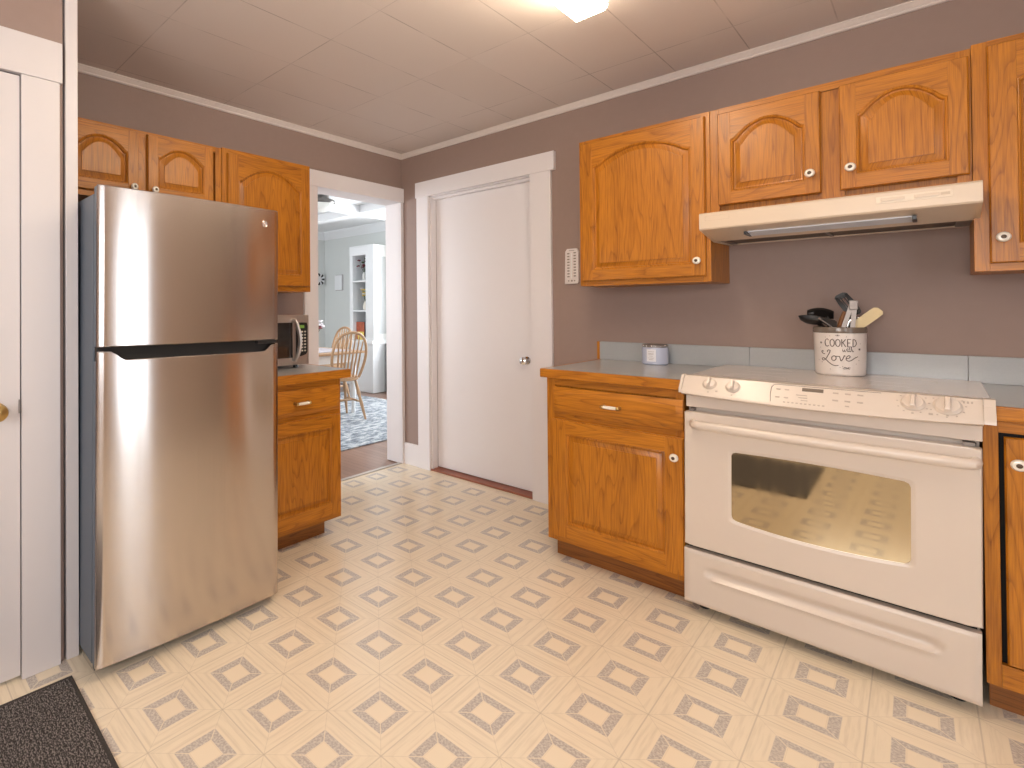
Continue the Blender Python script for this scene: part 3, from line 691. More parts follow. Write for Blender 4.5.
# panel frame: point on the sloped face
def PF(x, f):
    bw = console(x)
    p0 = Vector((x, -.672-bw, .934)); p1 = Vector((x, -.716-bw, .880-bw*.35))
    return p0.lerp(p1, f)
pn = (Vector((0, -.054, .044))).normalized()
pn = Vector((0, -math.sin(math.radians(50.8)), math.cos(math.radians(50.8)))); pn = Vector((0, -.775, .632))
for x, f, r in ((2.258, .42, .021), (2.335, .46, .021), (2.800, .42, .024), (2.872, .45, .027)):
    c = PF(x, f); b = MB()
    b.lathe([(r*1.12, 0), (r*1.12, .003), (r, .006), (r*.92, .010), (r*.55, .012)], c, ax=pn, n=28)
    up = Vector((0, .632, .775)); sd = Vector((1, 0, 0))
    q = c + pn*.010
    rr = []
    for h, k_ in ((0, 1.0), (.010, .9), (.015, .6)):
        rr.append([q + pn*h + sd*(a*r*.26*k_) + up*(bb_*r*.95*k_) for a, bb_ in ((-1, -1), (1, -1), (1.0, 1), (-1.0, 1))])
    b.ring_surf(rr)
    b.build('knob', M['enamel'], cp)
b = MB()
def mark(x, f, w, h, bm_=None):
    c = PF(x, f) + pn*.0006; up = Vector((0, .632, .775)); sd = Vector((1, 0, 0))
    (bm_ or b).ring_surf([[c + sd*(a*w/2) + up*(e*h/2) + pn*o_ for a, e in ((-1, -1), (1, -1), (1, 1), (-1, 1))] for o_ in (-.001, .0006)])
for kx_, kf in ((2.258, .42), (2.335, .46), (2.80, .42), (2.872, .45)):
    big = kx_ > 2.5
    if big:
        for i in range(9):
            a = math.radians(-220 + i*32); rr_ = .034 if kx_ < 2.85 else .037
            mark(kx_ + rr_*math.cos(a), kf - rr_*math.sin(a)/.07, .004, .0025)
    mark(kx_, .92 if not big else .90, .005, .004)
mark(2.285, .82, .007, .006); mark(2.838, .88, .009, .006)
for i in range(2):
    for j in range(2): mark(2.470 + i*.024, .30 + j*.42, .012, .004)
for i in range(3): mark(2.535 + i*.004, .52 + i*.13, .030 - i*.006, .0025)
for i in range(3):
    for j in range(2): mark(2.622 + i*.030, .26 + j*.36, .014, .005)
mark(2.652, .86, .010, .004)
for i in range(10): mark(2.490 + i*.0115, .95, .006, .004)
for i in range(3): mark(2.905 + i*.008, .20, .004, .007)
b.build('marking', M['faint_mark'], cp)
b = MB(); mark(2.563, .22, .056, .013, b); b.build('display', M['lcd'], cp)
b = MB()
pts = [PF(2.452, 1.0) + pn*.0008, PF(2.449, .55) + pn*.0008, PF(2.450, .25) + pn*.0008, PF(2.456, .10) + pn*.0008, PF(2.47, .06) + pn*.0008] + [PF(2.47 + .02*i, .06) + pn*.0008 for i in range(1, 14)]
b.tube(pts, .0009, 6); b.build('panel_line', M['grey_mark'], cp)
# apron below the console
b = MB().box(XS0+.008, XS1-.001, YS+.012, YS+.06, .812, .8615, 0, .003); b.build('apron', M['enamel'], t)
# oven door, window hole and bowed window bottom
zd0, zd1 = .266, .795
dx0, dx1 = XS0+.004, XS1-.002
wx0, wx1, wz0, wz1 = 2.326, 2.795, .405, .660
def wtop(u): s_ = (u-(wx0+wx1)/2)/((wx1-wx0)/2); return wz1 + .006*(1-s_*s_)
def wbot(u): s_ = (u-(wx0+wx1)/2)/((wx1-wx0)/2); return wz0 - .016*(1-s_*s_)
def wcontour(ins, y):
    pts = []; n = 16; rc = .014
    a0, a1 = wx0+ins, wx1-ins
    for i in range(n+1):
        u = a0+rc + (a1-a0-2*rc)*i/n; pts.append((u, y, wbot(u)+ins))
    pts += [(a1-rc*.3, y, wbot(a1)+ins+rc*.3), (a1, y, wbot(a1)+ins+rc), (a1, y, wtop(a1)-ins-rc), (a1-rc*.3, y, wtop(a1)-ins-rc*.3)]
    for i in range(n+1):
        u = a1-rc - (a1-a0-2*rc)*i/n; pts.append((u, y, wtop(u)-ins))
    pts += [(a0+rc*.3, y, wtop(a0)-ins-rc*.3), (a0, y, wtop(a0)-ins-rc), (a0, y, wbot(a0)+ins+rc), (a0+rc*.3, y, wbot(a0)+ins+rc*.3)]
    return pts
def outer_for(c, e, y):
    # project the window contour radially onto the door outline
    out = []; cx_, cz_ = (dx0+dx1)/2, (zd0+zd1)/2; hx, hz = (dx1-dx0)/2-e, (zd1-zd0)/2-e
    mx, mz = (wx0+wx1)/2, (wz0+wz1)/2
    for (x, _, z) in c:
        vx, vz = (x-mx)/((wx1-wx0)/2), (z-mz)/((wz1-wz0)/2)
        k_ = 1/max(abs(vx), abs(vz))
        out.append((cx_+vx*k_*hx, y, cz_+vz*k_*hz))
    return out
c0 = wcontour(0, YS)
b = MB()
b.ring_surf([outer_for(c0, 0, YS+.038), outer_for(c0, 0, YS+.006), outer_for(c0, .003, YS+.001), outer_for(c0, .007, YS), wcontour(-.012, YS), wcontour(-.008, YS+.0015), wcontour(0, YS+.004), wcontour(.0, YS+.012)], 0, True, False, False)
od = b.build('oven_door', M['enamel'], t)
b = MB().ring_surf([wcontour(-.0005, YS+.0075), wcontour(-.0005, YS+.014)]); g_ = b.build('oven_window', M['oven_glass'], od); g_['label'] = 'dark reflective oven window'
hy = YS-.042
def hz_(x): return .752
pts = [(2.205, YS, .752), (2.207, YS-.02, .752), (2.216, hy+.006, .752)] + [(2.23 + (2.90-2.23)*i/12, hy - .006*(1-((i-6)/6)**2), .752) for i in range(13)] + [(2.918, hy+.006, .752), (2.926, YS-.02, .752), (2.928, YS, .752)]
b = MB().tube(pts, .0165, 16, flat=.8); b.build('oven_handle', M['enamel'], od)
for q0, q1 in ((XS0+.02, XS0+.035), (XS1-.04, XS1-.015)): MB().box(q0, q1, YS+.012, YS+.045, .796, .806).build('hinge', M['steel'], t)
# storage drawer with scooped grip
b = MB(); z0, z1 = .040, .250
x0, x1 = XS0+.001, XS1-.004
gx0, gx1, gz, gh = 2.262, 2.838, .176, .016
NX, NZ = 60, 24; grid = {}
for i in range(NX+1):
    for j in range(NZ+1):
        x = x0 + (x1-x0)*i/NX; z = z0 + (z1-z0)*j/NZ
        s_ = (x-(x0+x1)/2)/((x1-x0)/2)
        zc_ = gz
        ex = max(0, max(gx0-x, x-gx1))
        dd = math.hypot(ex, z-zc_)/gh
        dep = .012*math.exp(-(dd**4)) if z < zc_ else .012*math.exp(-(dd**4))
        lip = -.006*math.exp(-((z-(zc_-.022))/.008)**2) if gx0 < x < gx1 else 0
        rim = .006 if i in (0, NX) or j in (0, NZ) else 0
        grid[i, j] = b.bm.verts.new((x, YS+.004+dep+lip+rim, z))
for i in range(NX):
    for j in range(NZ):
        b.bm.faces.new((grid[i, j], grid[i+1, j], grid[i+1, j+1], grid[i, j+1]))
per = [grid[i, 0] for i in range(NX+1)] + [grid[NX, j] for j in range(1, NZ+1)] + [grid[i, NZ] for i in range(NX-1, -1, -1)] + [grid[0, j] for j in range(NZ-1, 0, -1)]
bk = [b.bm.verts.new((v.co.x, YS+.038, v.co.z)) for v in per]
for i in range(len(per)):
    j = (i+1) % len(per); b.bm.faces.new((per[i], per[j], bk[j], bk[i]))
b.bm.faces.new(bk)
b.build('storage_drawer', M['enamel'], t)
for fx, fy in ((XS0+.05, YS+.09), (XS1-.05, YS+.09), (XS0+.05, -.08), (XS1-.05, -.08)):
    b = MB().lathe([(.018, 0), (.018, .01), (.010, .014), (.010, .034)], (fx, fy, 0), 'z', 16); b.build('foot', M['black'], t)

t.rotation_euler = (0, .008, 0); t.location.x -= .006
# ------------------------------------------------------------------ range hood
t = thing('range_hood', 'almond enamel range hood with lamp lens under the short oak cabinet', 'range hood', (2.57, -.25, 1.50))
hx0, hx1 = 2.178, 2.958
pr = [(-.002, 1.6045), (-.490, 1.6045), (-.497, 1.598), (-.497, 1.540), (-.492, 1.534), (-.285, 1.502), (-.272, 1.506), (-.272, 1.530), (-.022, 1.530), (-.022, 1.508), (-.002, 1.508)]
b = MB().prism(pr, 'x', hx0+.012, hx1-.012)
pe = [(-.002, 1.6045), (-.490, 1.6045), (-.497, 1.598), (-.497, 1.540), (-.492, 1.534), (-.285, 1.500), (-.002, 1.505)]
b.prism(pe, 'x', hx0, hx0+.012).prism(pe, 'x', hx1-.012, hx1)
hd = b.build('hood_body', M['hood'], t)
n_ = Vector((0, -.033, -.207)).normalized()
def HU(x, f): return Vector((x, -.492 + .207*f, 1.534 - .032*f))
b = MB()
b.ring_surf([[HU(x, f) + Vector((0, 0, o_)) for x, f in ((2.33, .38), (2.80, .38), (2.80, .72), (2.33, .72))] for o_ in (.004, -.004)])
b.build('lamp_lens', M['lens'], t)
for q0, q1 in ((2.322, 2.3295), (2.801, 2.812)): MB().box(q0, q1, -.44, -.335, 1.506, 1.5185).build('lens_clip', M['black'], t)
for (fx0, fx1) in ((2.215, 2.548), (2.562, 2.905)):
    b = MB().box(fx0, fx1, -.265, -.03, 1.512, 1.5215, 0, .002)
    b.build('grease_filter', M['alu'], t)
for q0, q1 in ((2.549, 2.561), (2.19, 2.214), (2.906, 2.944)): MB().box(q0, q1, -.27, -.024, 1.5085, 1.5215).build('filter_rail', M['steel'], t)
b = MB().box(2.716, 2.895, -.4985, -.4955, 1.563, 1.5875, 0, .001); k = b.build('switch_plate', plain('cream_plate', (.74, .62, .49), .35), t)
for sx_ in (2.728, 2.808):
    b = MB().box(sx_, sx_+.058, -.502, -.4987, 1.570, 1.581, 0, .001); b.build('switch', M['hood'], k)
MB().box(2.868, 2.889, -.4995, -.4985, 1.571, 1.580).build('nameplate', plain('tan_print', (.58, .46, .34), .5), k)
b = MB().box(2.20, 2.285, -.4978, -.4968, 1.571, 1.5715).box(2.20, 2.285, -.4978, -.4968, 1.5895, 1.590).box(2.20, 2.2005, -.4978, -.4968, 1.571, 1.59).box(2.2845, 2.285, -.4978, -.4968, 1.571, 1.59)
b.build('badge_outline', plain('tan_print_b', (.5, .38, .27), .5), t)

# ------------------------------------------------------------------ refrigerator
FX, FY0, FY1 = 1.005, -2.531, -1.830
t = thing('refrigerator', 'tall stainless steel top-freezer refrigerator with dark grey sides', 'refrigerator', (.5, (FY0+FY1)/2, 0))
b = MB().box(.07, FX-.072, FY0+.004, FY1-.004, .03, 1.605, 0, .004); b.build('body', M['fridge_side'], t)
b = MB().box(FX-.072, FX-.058, FY0+.012, FY1-.012, .05, 1.60); b.build('gasket', M['gasket'], t)
def bow(y):
    s_ = (y-(FY0+FY1)/2)/((FY1-FY0)/2)
    return -.011*s_*s_ - (.005*max(0, (abs(s_)-.95)/.05)**2)
def fdoor(z0, z1, scoop, name):
    b = MB(); n = 48; fr_t, fr_b, bk_t, bk_b = [], [], [], []
    rings = []
    for i in range(n+1):
        y = FY0 + (FY1-FY0)*i/n
        x = FX + bow(y) + .004
        zt = z1
        if scoop:
            a = min(1, max(0, (y-(FY0+.041))/.05)); c_ = min(1, max(0, (FY1-.027-y)/.05))
            sm = lambda q: q*q*(3-2*q)
            zt = z1 - .030*min(sm(a), sm(c_))
        rings.append([(FX-.026, y, z0), (x-.003, y, z0), (x, y, z0+.003), (x, y, zt-.003), (x-.003, y, zt), (FX-.026, y, zt)])
    b.ring_surf(rings)
    d_ = b.build(name, M['stainless'], t)
    b = MB().box(FX-.058, FX-.0265, FY0+.002, FY1-.002, z0, z1 - (.034 if scoop else 0), 0, .002)
    b.build('door_liner', M['fridge_side'], d_)
    return d_
ld = fdoor(.040, 1.074, True, 'lower_door')
ud = fdoor(1.089, 1.625, False, 'freezer_door')
b = MB().box(FX-.057, FX-.0275, FY0+.006, FY1-.006, 1.041, 1.088); b.build('pocket_handle', M['dark'], ld)
b = MB().box(FX-.056, FX-.004, FY1-.10, FY1-.012, 1.0755, 1.0885, 0, .002); b.build('hinge', M['black'], t)
b = MB().box(FX-.08, FX-.06, FY0+.01, FY1-.01, .012, .05); b.build('kick_grille', M['black'], t)
for fy in (FY0+.07, FY1-.07):
    for fx in (FX-.12, .15):
        b = MB().lathe([(.018, 0), (.018, .012), (.012, .016), (.012, .032)], (fx, fy, 0), 'z', 14); b.build('foot', M['black'], t)
t.rotation_euler = (-.007, 0, 0); t.location.y -= .010
# round emblem
ex, ey, ez = FX+.0035+bow(-1.898), -1.898, 1.563
b = MB().lathe([(.0125, -.002), (.0125, .0010), (.0110, .0016), (.0095, .0010), (.0095, -.002)], (ex, ey, ez), 'x', 28)
for s_ in (-1, 1):
    pts = [(ex+.0012, ey + s_*.004*math.cos(a) - .001*s_, ez + .0045*math.sin(a)) for a in [i*PI/5 for i in range(9)]]
    b.tube(pts, .0008, 6)
b.build('emblem', M['chrome'], ud)
b = MB().box(ex-.001, ex+.0006, ey+.022, ey+.026, ez-.006, ez+.001); b.build('badge_mark', M['chrome'], ud)

# ------------------------------------------------------------------ microwave
my0, my1, mz0, mz1, mxf = -1.745, -1.275, .906, 1.182, .47
t = thing('microwave', 'stainless microwave with black keypad on the counter beside the refrigerator', 'microwave', (.27, -1.5, .888))
b = MB().box(.10, mxf-.03, my0+.004, my1-.004, mz0+.004, mz1-.002, 0, .004); b.build('body', M['steel'], t)
b = MB().box(mxf-.0295, mxf, my0, my1, mz0, mz1, 0, .006); ff = b.build('front_frame', plain('satin_steel_front', (.56, .50, .46), .32, metal=.85), t)
b = MB().box(mxf-.004, mxf+.003, my0+.03, -1.388, .948, 1.140, 0, .003); b.build('door_glass', plain('black_door_glass', (.02, .015, .013), .08, coat=.8), t)
b = MB(); n = 12
poly = [(-1.366, .952), (-1.330, .954), (-1.300, .962), (-1.290, .975), (-1.288, 1.120), (-1.294, 1.138), (-1.366, 1.140)]
b.prism(poly, 'x', mxf-.003, mxf+.004); kp = b.build('keypad', M['black'], t)
b = MB().box(mxf+.004, mxf+.0052, -1.346, -1.312, 1.108, 1.124); b.build('display', M['green_led'], kp)
b = MB()
for i in range(3):
    for j in range(7):
        y = -1.351 + i*.0195; z = 1.088 - j*.0175
        b.box(mxf+.004, mxf+.0052, y, y+.011, z-.004, z+.004)
b.build('buttons', plain('pale_button_print', (.60, .55, .48), .5), kp)
pts = [(mxf, -1.386, 1.150), (mxf+.02, -1.384, 1.152), (mxf+.034, -1.380, 1.13)] + [(mxf+.034+.010*math.sin(PI*i/8), -1.378+.010*math.sin(PI*i/8), 1.12 - .16*i/8) for i in range(9)] + [(mxf+.02, -1.384, .935), (mxf, -1.386, .938)]
b = MB().tube(pts, .0115, 12, flat=.8); b.build('handle', plain('satin_handle', (.62, .56, .52), .35, metal=.7), t)
for fy in (my0+.05, my1-.06):
    for fx in (.14, mxf-.05):
        b = MB().lathe([(.014, .8885), (.012, .908)], (fx, fy, 0), 'z', 14); b.build('foot', M['black'], t)

# ------------------------------------------------------------------ crock with lettering
CC = Vector((2.583, -.134, .9275)); CRAD = .100; CH = .196
t = thing('utensil_crock', 'white stoneware utensil crock lettered COOKED with Love on the range top', 'utensil holder', CC)
prof = [(.0, .0), (.072, .0), (.0765, .004), (.0785, .010), (.0825, CH-.026), (.0825, CH-.024)]
inner = [(.077, CH-.026), (.072, .012), (.0, .012)]
b = MB().lathe(prof + [(.077, CH-.026)] + inner[1:], CC, 'z', 56); cb = b.build('crock_body', M['crock'], t)
b = MB().lathe([(.0830, CH-.0238), (.0845, CH-.020), (.0840, CH-.004), (.0820, CH), (.0785, CH-.002), (.0770, CH-.0238)], CC, 'z', 56, cap0=False, cap1=False)
# close the rim
b.build('rim', M['crockrim'], t)
fa = math.atan2(CAM.y-CC.y, CAM.x-CC.x)
def onC(s_, h, out=.0004):
    """s_: metres to the right along the surface, h: metres above the base"""
    rad = .0785 + .0040*(h-.010)/(CH-.036) + out
    a = fa + s_/.081
    return CC + Vector((rad*math.cos(a), rad*math.sin(a), h))
def spline(pts, k=8):
    out = []
    P = [pts[0]] + list(pts) + [pts[-1]]
    for i in range(1, len(P)-2):
        p0, p1, p2, p3 = [Vector((*q, 0)) for q in P[i-1:i+3]]
        for j in range(k):
            u = j/k
            out.append(.5*((2*p1) + (-p0+p2)*u + (2*p0-5*p1+4*p2-p3)*u*u + (-p0+3*p1-3*p2+p3)*u**3))
    out.append(Vector((*pts[-1], 0)))
    return [(v.x, v.y) for v in out]
LB = MB()
def stroke(pts, ox, oy, sx_, sy_, r=.0011, smooth=True):
    q = spline(pts) if smooth and len(pts) > 2 else pts
    LB.tube([onC(ox+x*sx_, oy+y*sy_) for x, y in q], r, 6)
# COOKED: tall narrow hand capitals
G = {'C': [[(.9, .85), (.6, 1), (.2, .85), (.05, .5), (.2, .12), (.6, 0), (.9, .15)]],
     'O': [[(.5, 1), (.12, .8), (.03, .5), (.12, .2), (.5, 0), (.88, .2), (.97, .5), (.88, .8), (.5, 1)]],
     'K': [[(.1, 0), (.1, .5), (.1, 1)], [(.9, 1), (.5, .7), (.12, .45)], [(.3, .58), (.6, .3), (.95, 0)]],
     'E': [[(.85, 1), (.1, 1)], [(.1, 1), (.1, .5), (.1, 0)], [(.1, .52), (.7, .52)], [(.1, 0), (.9, 0)]],
     'D': [[(.1, 0), (.1, .5), (.1, 1)], [(.1, 1), (.55, .92), (.9, .62), (.9, .38), (.55, .08), (.1, 0)]]}
ox = -.047
for ch in 'COOKED':
    for st in G[ch]: stroke(st, ox, .118, .0140, .030, .0014)
    ox += .0172
# with (script)
ox, oy = .008, .098
for st in ([(0, .9), (.1, .3), (.3, 0), (.5, .45), (.6, .85), (.6, .3), (.85, 0), (1.1, .5), (1.15, .9), (1.3, .75)],
           [(1.3, .75), (1.5, .9), (1.5, .3), (1.65, 0), (1.9, .3)],
           [(2.15, 1.7), (2.05, .8), (2.05, .25), (2.25, 0), (2.5, .3)], [(1.8, 1.05), (2.5, 1.15)],
           [(2.6, 0), (2.68, .8), (2.9, 1.9), (2.75, 1.7), (2.68, .5), (2.85, .85), (3.1, .8), (3.1, .2), (3.3, 0), (3.55, .35)]):
    stroke(st, ox, oy, .0098, .0105, .0009)
LB.sphere(onC(ox+.0147, oy+.014), .0014)
# Love (large script)
ox, oy = -.058, .060
for st in ([(.95, 1.75), (1.15, 2.15), (1.45, 2.1), (1.4, 1.7), (1.05, 1.0), (.7, .35), (.2, .0), (-.1, .25), (.15, .5), (.6, .25), (1.1, -.25), (1.7, -.75), (2.3, -.95), (2.8, -.85)],
           [(.3, 1.85), (-.1, 1.9), (.05, 1.45), (.5, 1.3)],
           [(2.1, 1.05), (1.75, .75), (1.75, .25), (2.05, .05), (2.4, .35), (2.4, .85), (2.1, 1.05), (2.3, .95), (2.8, .95)],
           [(2.8, .95), (3.0, .9), (3.1, .4), (3.25, .05), (3.55, .55), (3.75, 1.1), (3.9, 1.0)],
           [(4.0, .5), (4.5, .65), (4.7, .95), (4.45, 1.15), (4.1, .8), (4.05, .3), (4.4, .05), (4.9, .2), (5.5, .65), (6.1, .95)]):
    stroke(st, ox, oy, .0190, .0200, .0014)
for (sx_, hh) in ((-.062, .132), (.064, .108)):
    for a in range(4):
        c_, s__ = math.cos(a*PI/4)*.0045, math.sin(a*PI/4)*.0045
        LB.tube([onC(sx_-c_, hh-s__), onC(sx_, hh, .0008), onC(sx_+c_, hh+s__)], .0007, 5)
for st in ([(-1, 0), (0, .5), (1, 0)], [(-.6, -.5), (0, 0), (.6, -.5)], [(0, -.6), (0, .7)]): stroke(st, -.006, .163, .007, .005, .0007)
for st in ([(-1, -.3), (-.2, .3), (.4, -.2), (1, .3)], [(-.6, .5), (0, -.1), (.7, .6)], [(-.8, -.7), (.3, -.4), (.8, -.8)]): stroke(st, .020, .033, .012, .007, .0008)
for (sx_, hh) in ((-.045, .155), (-.03, .160), (.02, .158), (.05, .145), (-.066, .112), (-.060, .052), (-.030, .026), (.052, .050), (.062, .064), (-.075, .06), (0, .035), (.008, .038), (.068, .13)):
    LB.sphere(onC(sx_, hh), .0012, u=8, v=6)
lt = LB.build('lettering', M['ink'], cb)
lt['label'] = 'brown hand lettering reading COOKED with Love'

# ------------------------------------------------------------------ utensils in the crock
RIM = CC + Vector((0, 0, CH))
EN = Vector((CAM.x-CC.x, CAM.y-CC.y, 0)).normalized(); EV = Vector((0, 0, 1)); EH = Vector((-EN.y, EN.x, 0))   # along the picture, up, towards the room
def UP(u, v, n=0): return RIM + EH*(u*.74) + EV*v + EN*n
BOT = CC + Vector((0, 0, .018))
def ut(name, label, pts, rad, mat):
    o = thing(name, label, 'utensil', BOT + EH*pts[0][0] + EN*pts[0][1], 'utensils in the crock')
    return o
def U0(u, n): return BOT + EH*(u*.74) + EN*n
def head(b, c, du, dv, w, l, th, bend=0.0, n=10, mi=0):
    """flat rounded blade centred on c; du its width direction, dv its length direction"""
    nr = du.cross(dv).normalized(); rings = []
    for i in range(n+1):
        s_ = i/n; ww = w*(math.sin(PI*(0.12+.80*s_))**.5)
        mid = c + dv*(l*(s_-.5)) + nr*(bend*(s_-.5)**2*4)
        rings.append([mid - du*ww/2 - nr*th/2, mid + du*ww/2 - nr*th/2, mid + du*ww/2 + nr*th/2, mid - du*ww/2 + nr*th/2])
    b.ring_surf(rings, mi)
# ladle-like black spoon leaning left
o = thing('cooking_spoon', 'black nylon cooking spoon leaning farthest left in the crock', 'utensil', U0(-.048, .02), 'utensils in the crock')
b = MB().tube([U0(-.048, .02), UP(-.060, -.004, .02), UP(-.085, .012, .035)], [.006, .006, .008], 10); b.build('handle', M['nylon'], o)
b = MB(); c = UP(-.112, .030, .030)
b.lathe([(.0, -.022), (.022, -.017), (.036, -.006), (.042, .008), (.040, .008), (.033, -.003), (.018, -.013), (.0, -.018)], c, ax=EV*.9 + EN*.35 + EH*.12, n=28, sx=1.15, sy=.62); b.build('bowl', M['nylon'], o)
# black turner
o = thing('turner', 'black slotted turner head lying above the black spoon in the crock', 'utensil', U0(-.04, -.03), 'utensils in the crock')
b = MB().tube([U0(-.04, -.03), UP(-.045, .0, -.035), UP(-.050, .046, -.032)], [.006, .006, .007], 10); b.build('handle', M['nylon'], o)
b = MB(); dv = (EH*-.97 + EV*.08 + EN*.0).normalized(); du = (EN*.75 + EV*.65).normalized(); head(b, UP(-.080, .056, -.025), du, dv, .055, .085, .012, .006)
b.tube([UP(-.116, .058, -.04), UP(-.120, .060, -.01)], .010, 10); b.build('blade', M['nylon'], o)
# steel-necked black spatula
o = thing('spatula', 'steel necked spatula lying low at the left rim of the crock', 'utensil', U0(-.03, .045), 'utensils in the crock')
b = MB().tube([U0(-.03, .045), UP(-.035, .005, .066), UP(-.085, .038, .070)], .0045, 8, flat=1.8); b.build('neck', M['steel'], o)
b = MB(); head(b, UP(-.042, .020, .070), (EN*.2+EV*.85).normalized(), (EH*-.9+EV*.3).normalized(), .03, .05, .010); b.build('grip', M['nylon'], o)
# slotted spoon standing up
o = thing('slotted_spoon', 'black slotted spoon standing highest at the back of the crock', 'utensil', U0(.03, -.045), 'utensils in the crock')
b = MB().tube([U0(.03, -.045), UP(.042, -.01, -.05), UP(.052, .055, -.052)], [.006, .006, .008], 10); b.build('handle', M['nylon'], o)
b = MB(); dv = (EV*.86 - EH*.50).normalized(); du = (EH*.86 + EV*.50).normalized(); cc_ = UP(.036, .092, -.052)
head(b, cc_ + du*.017, du, dv, .016, .085, .006, .006); head(b, cc_ - du*.017, du, dv, .016, .085, .006, .006)
for k_ in (-.0055, .0055): head(b, cc_ + du*k_, du, dv, .005, .080, .005, .006)
head(b, cc_ + dv*.040, du, dv, .046, .022, .006); head(b, cc_ - dv*.038, du, dv, .044, .026, .006); b.build('bowl', M['nylon'], o)
# tongs
o = thing('tongs', 'grey steel tongs with open legs at the middle of the crock', 'utensil', U0(.02, .05), 'utensils in the crock')
top = UP(.058, .098, .03)
for s_, p in ((-1, UP(.020, .000, .035)), (1, UP(.050, -.004, .035))):
    b = MB(); a0 = top + EH*(s_*.004); 
    e1_ = EH*.9; w0 = .0075
    rings = []
    for f in (0, .15, .4, .7, 1.0, 2.0):
        q = a0.lerp(p + EH*s_*.002, f) if f <= 1 else p + (p-a0)*.9
        rings.append([q - EH*w0, q - EH*w0 + EN*.004, q + EH*w0 + EN*.004, q + EH*w0])
    b.ring_surf(rings); b.build('leg', M['steel'], o)
b = MB().box(-.0135, .0135, -.006, .008, -.028, .010, 0, .003)
for v in b.bm.verts: v.co = top + EH*v.co.x + EN*(v.co.y+.004) + EV*v.co.z
b.lathe([(.004, 0), (.004, .004)], top + EN*.0125 + EV*-.008, ax=EN, n=12); b.build('spring_head', M['steel'], o)
# wooden spoon
o = thing('wooden_spoon', 'brown wooden spoon handle between turner and tongs in the crock', 'utensil', U0(-.005, .015), 'utensils in the crock')
b = MB().tube([U0(-.005, .015), UP(.0, .0, .015), UP(.012, .030, .012), UP(.022, .062, .004)], [.007, .008, .010, .006], 10); b.build('handle', M['woodspoon'], o)
# whisk
o = thing('whisk', 'thin wire whisk between tongs and cream spatula in the crock', 'utensil', U0(.04, -.005), 'utensils in the crock')
b = MB().tube([U0(.04, -.005), UP(.052, -.06, -.005)], .006, 8); b.build('handle', M['steel'], o)
b = MB()
for k_ in range(5):
    a = k_*PI/5; dd = EH*math.cos(a) + EN*math.sin(a); ax_ = (UP(.068, .040, -.005)-UP(.052, -.06, -.005)); base = UP(.052, -.06, -.005)
    b.tube([base + ax_*(.5-.5*math.cos(x)) + dd*(.021*math.sin(x)*(1-.25*math.cos(x))) for x in [i*2*PI/24 for i in range(25)]], .0011, 6)
b.build('wires', M['chrome'], o)
# cream spatula
o = thing('silicone_spatula', 'cream silicone spatula blade leaning right in the crock', 'utensil', U0(.05, .02), 'utensils in the crock')
b = MB().tube([U0(.05, .02), UP(.064, -.012, .02)], .005, 8); b.build('handle', M['steel'], o)
b = MB(); dv = (EH*.72 + EV*.69).normalized(); du = (EV*.72 - EH*.69).normalized(); cc_ = UP(.114, .036, .022)
prof_ = [(-.052, .012), (-.045, .018), (-.02, .0195), (.02, .0195), (.042, .0185), (.05, .010)]
nr = du.cross(dv).normalized(); rings = []
for l_, w_ in prof_:
    m_ = cc_ + dv*l_; up_ = w_ if l_ < .045 else w_*1.6
    rings.append([m_ - du*w_ - nr*.003, m_ + du*w_ - nr*.003, m_ + du*w_ + nr*.003, m_ - du*w_ + nr*.003])
b.ring_surf(rings); b.build('blade', M['silicone'], o)
# black handled tool behind
o = thing('serving_fork', 'black utensil tip showing behind the cream spatula in the crock', 'utensil', U0(.045, -.035), 'utensils in the crock')
b = MB().tube([U0(.045, -.035), UP(.056, -.004, -.036), UP(.150, .046, -.045)], [.006, .008, .010], 10); b.build('handle', M['nylon'], o)

# ------------------------------------------------------------------ candle jar
cz_ = Vector((1.868, -.100, .9165))
t = thing('candle_jar', 'small lilac candle jar with paper label on the countertop', 'candle', cz_)
b = MB().lathe([(0, 0), (.056, 0), (.060, .004), (.060, .083), (.057, .087), (0, .087)], cz_, 'z', 40); cb = b.build('jar', M['candle'], t)
b = MB().lathe([(.0565, .0872), (.058, .089), (.058, .099), (.055, .102), (0, .102)], cz_, 'z', 40); ld_ = b.build('lid', M['steel'], t)
b = MB()
for i in range(16):
    a = i*2*PI/16; b.sphere(cz_ + Vector((.0575*math.cos(a), .0575*math.sin(a), .0945)), .0042, u=8, v=6)
b.build('bead_trim', M['chrome'], ld_)
fa2 = math.atan2(CAM.y-cz_.y, CAM.x-cz_.x) - .30
def onJ(s_, h, o_=.0006): a = fa2 + s_/.06; return cz_ + Vector(((.06+o_)*math.cos(a), (.06+o_)*math.sin(a), h))
b = MB(); R_ = [[onJ(-.022+.044*i/10, h, o_) for i in range(11)] for h, o_ in ((.016, .0004), (.078, .0004))]
b.ring_surf(R_, 0, closed=False); b.build('paper_label', M['paper'], cb)
b = MB()
for h, w_ in ((.066, .014), (.056, .012), (.054, .012), (.044, .008), (.034, .013), (.026, .010)):
    b.tube([onJ(-w_+2*w_*i/6, h, .0008) for i in range(7)], .0008, 5)
b.build('label_print', M['grey_mark'], cb)

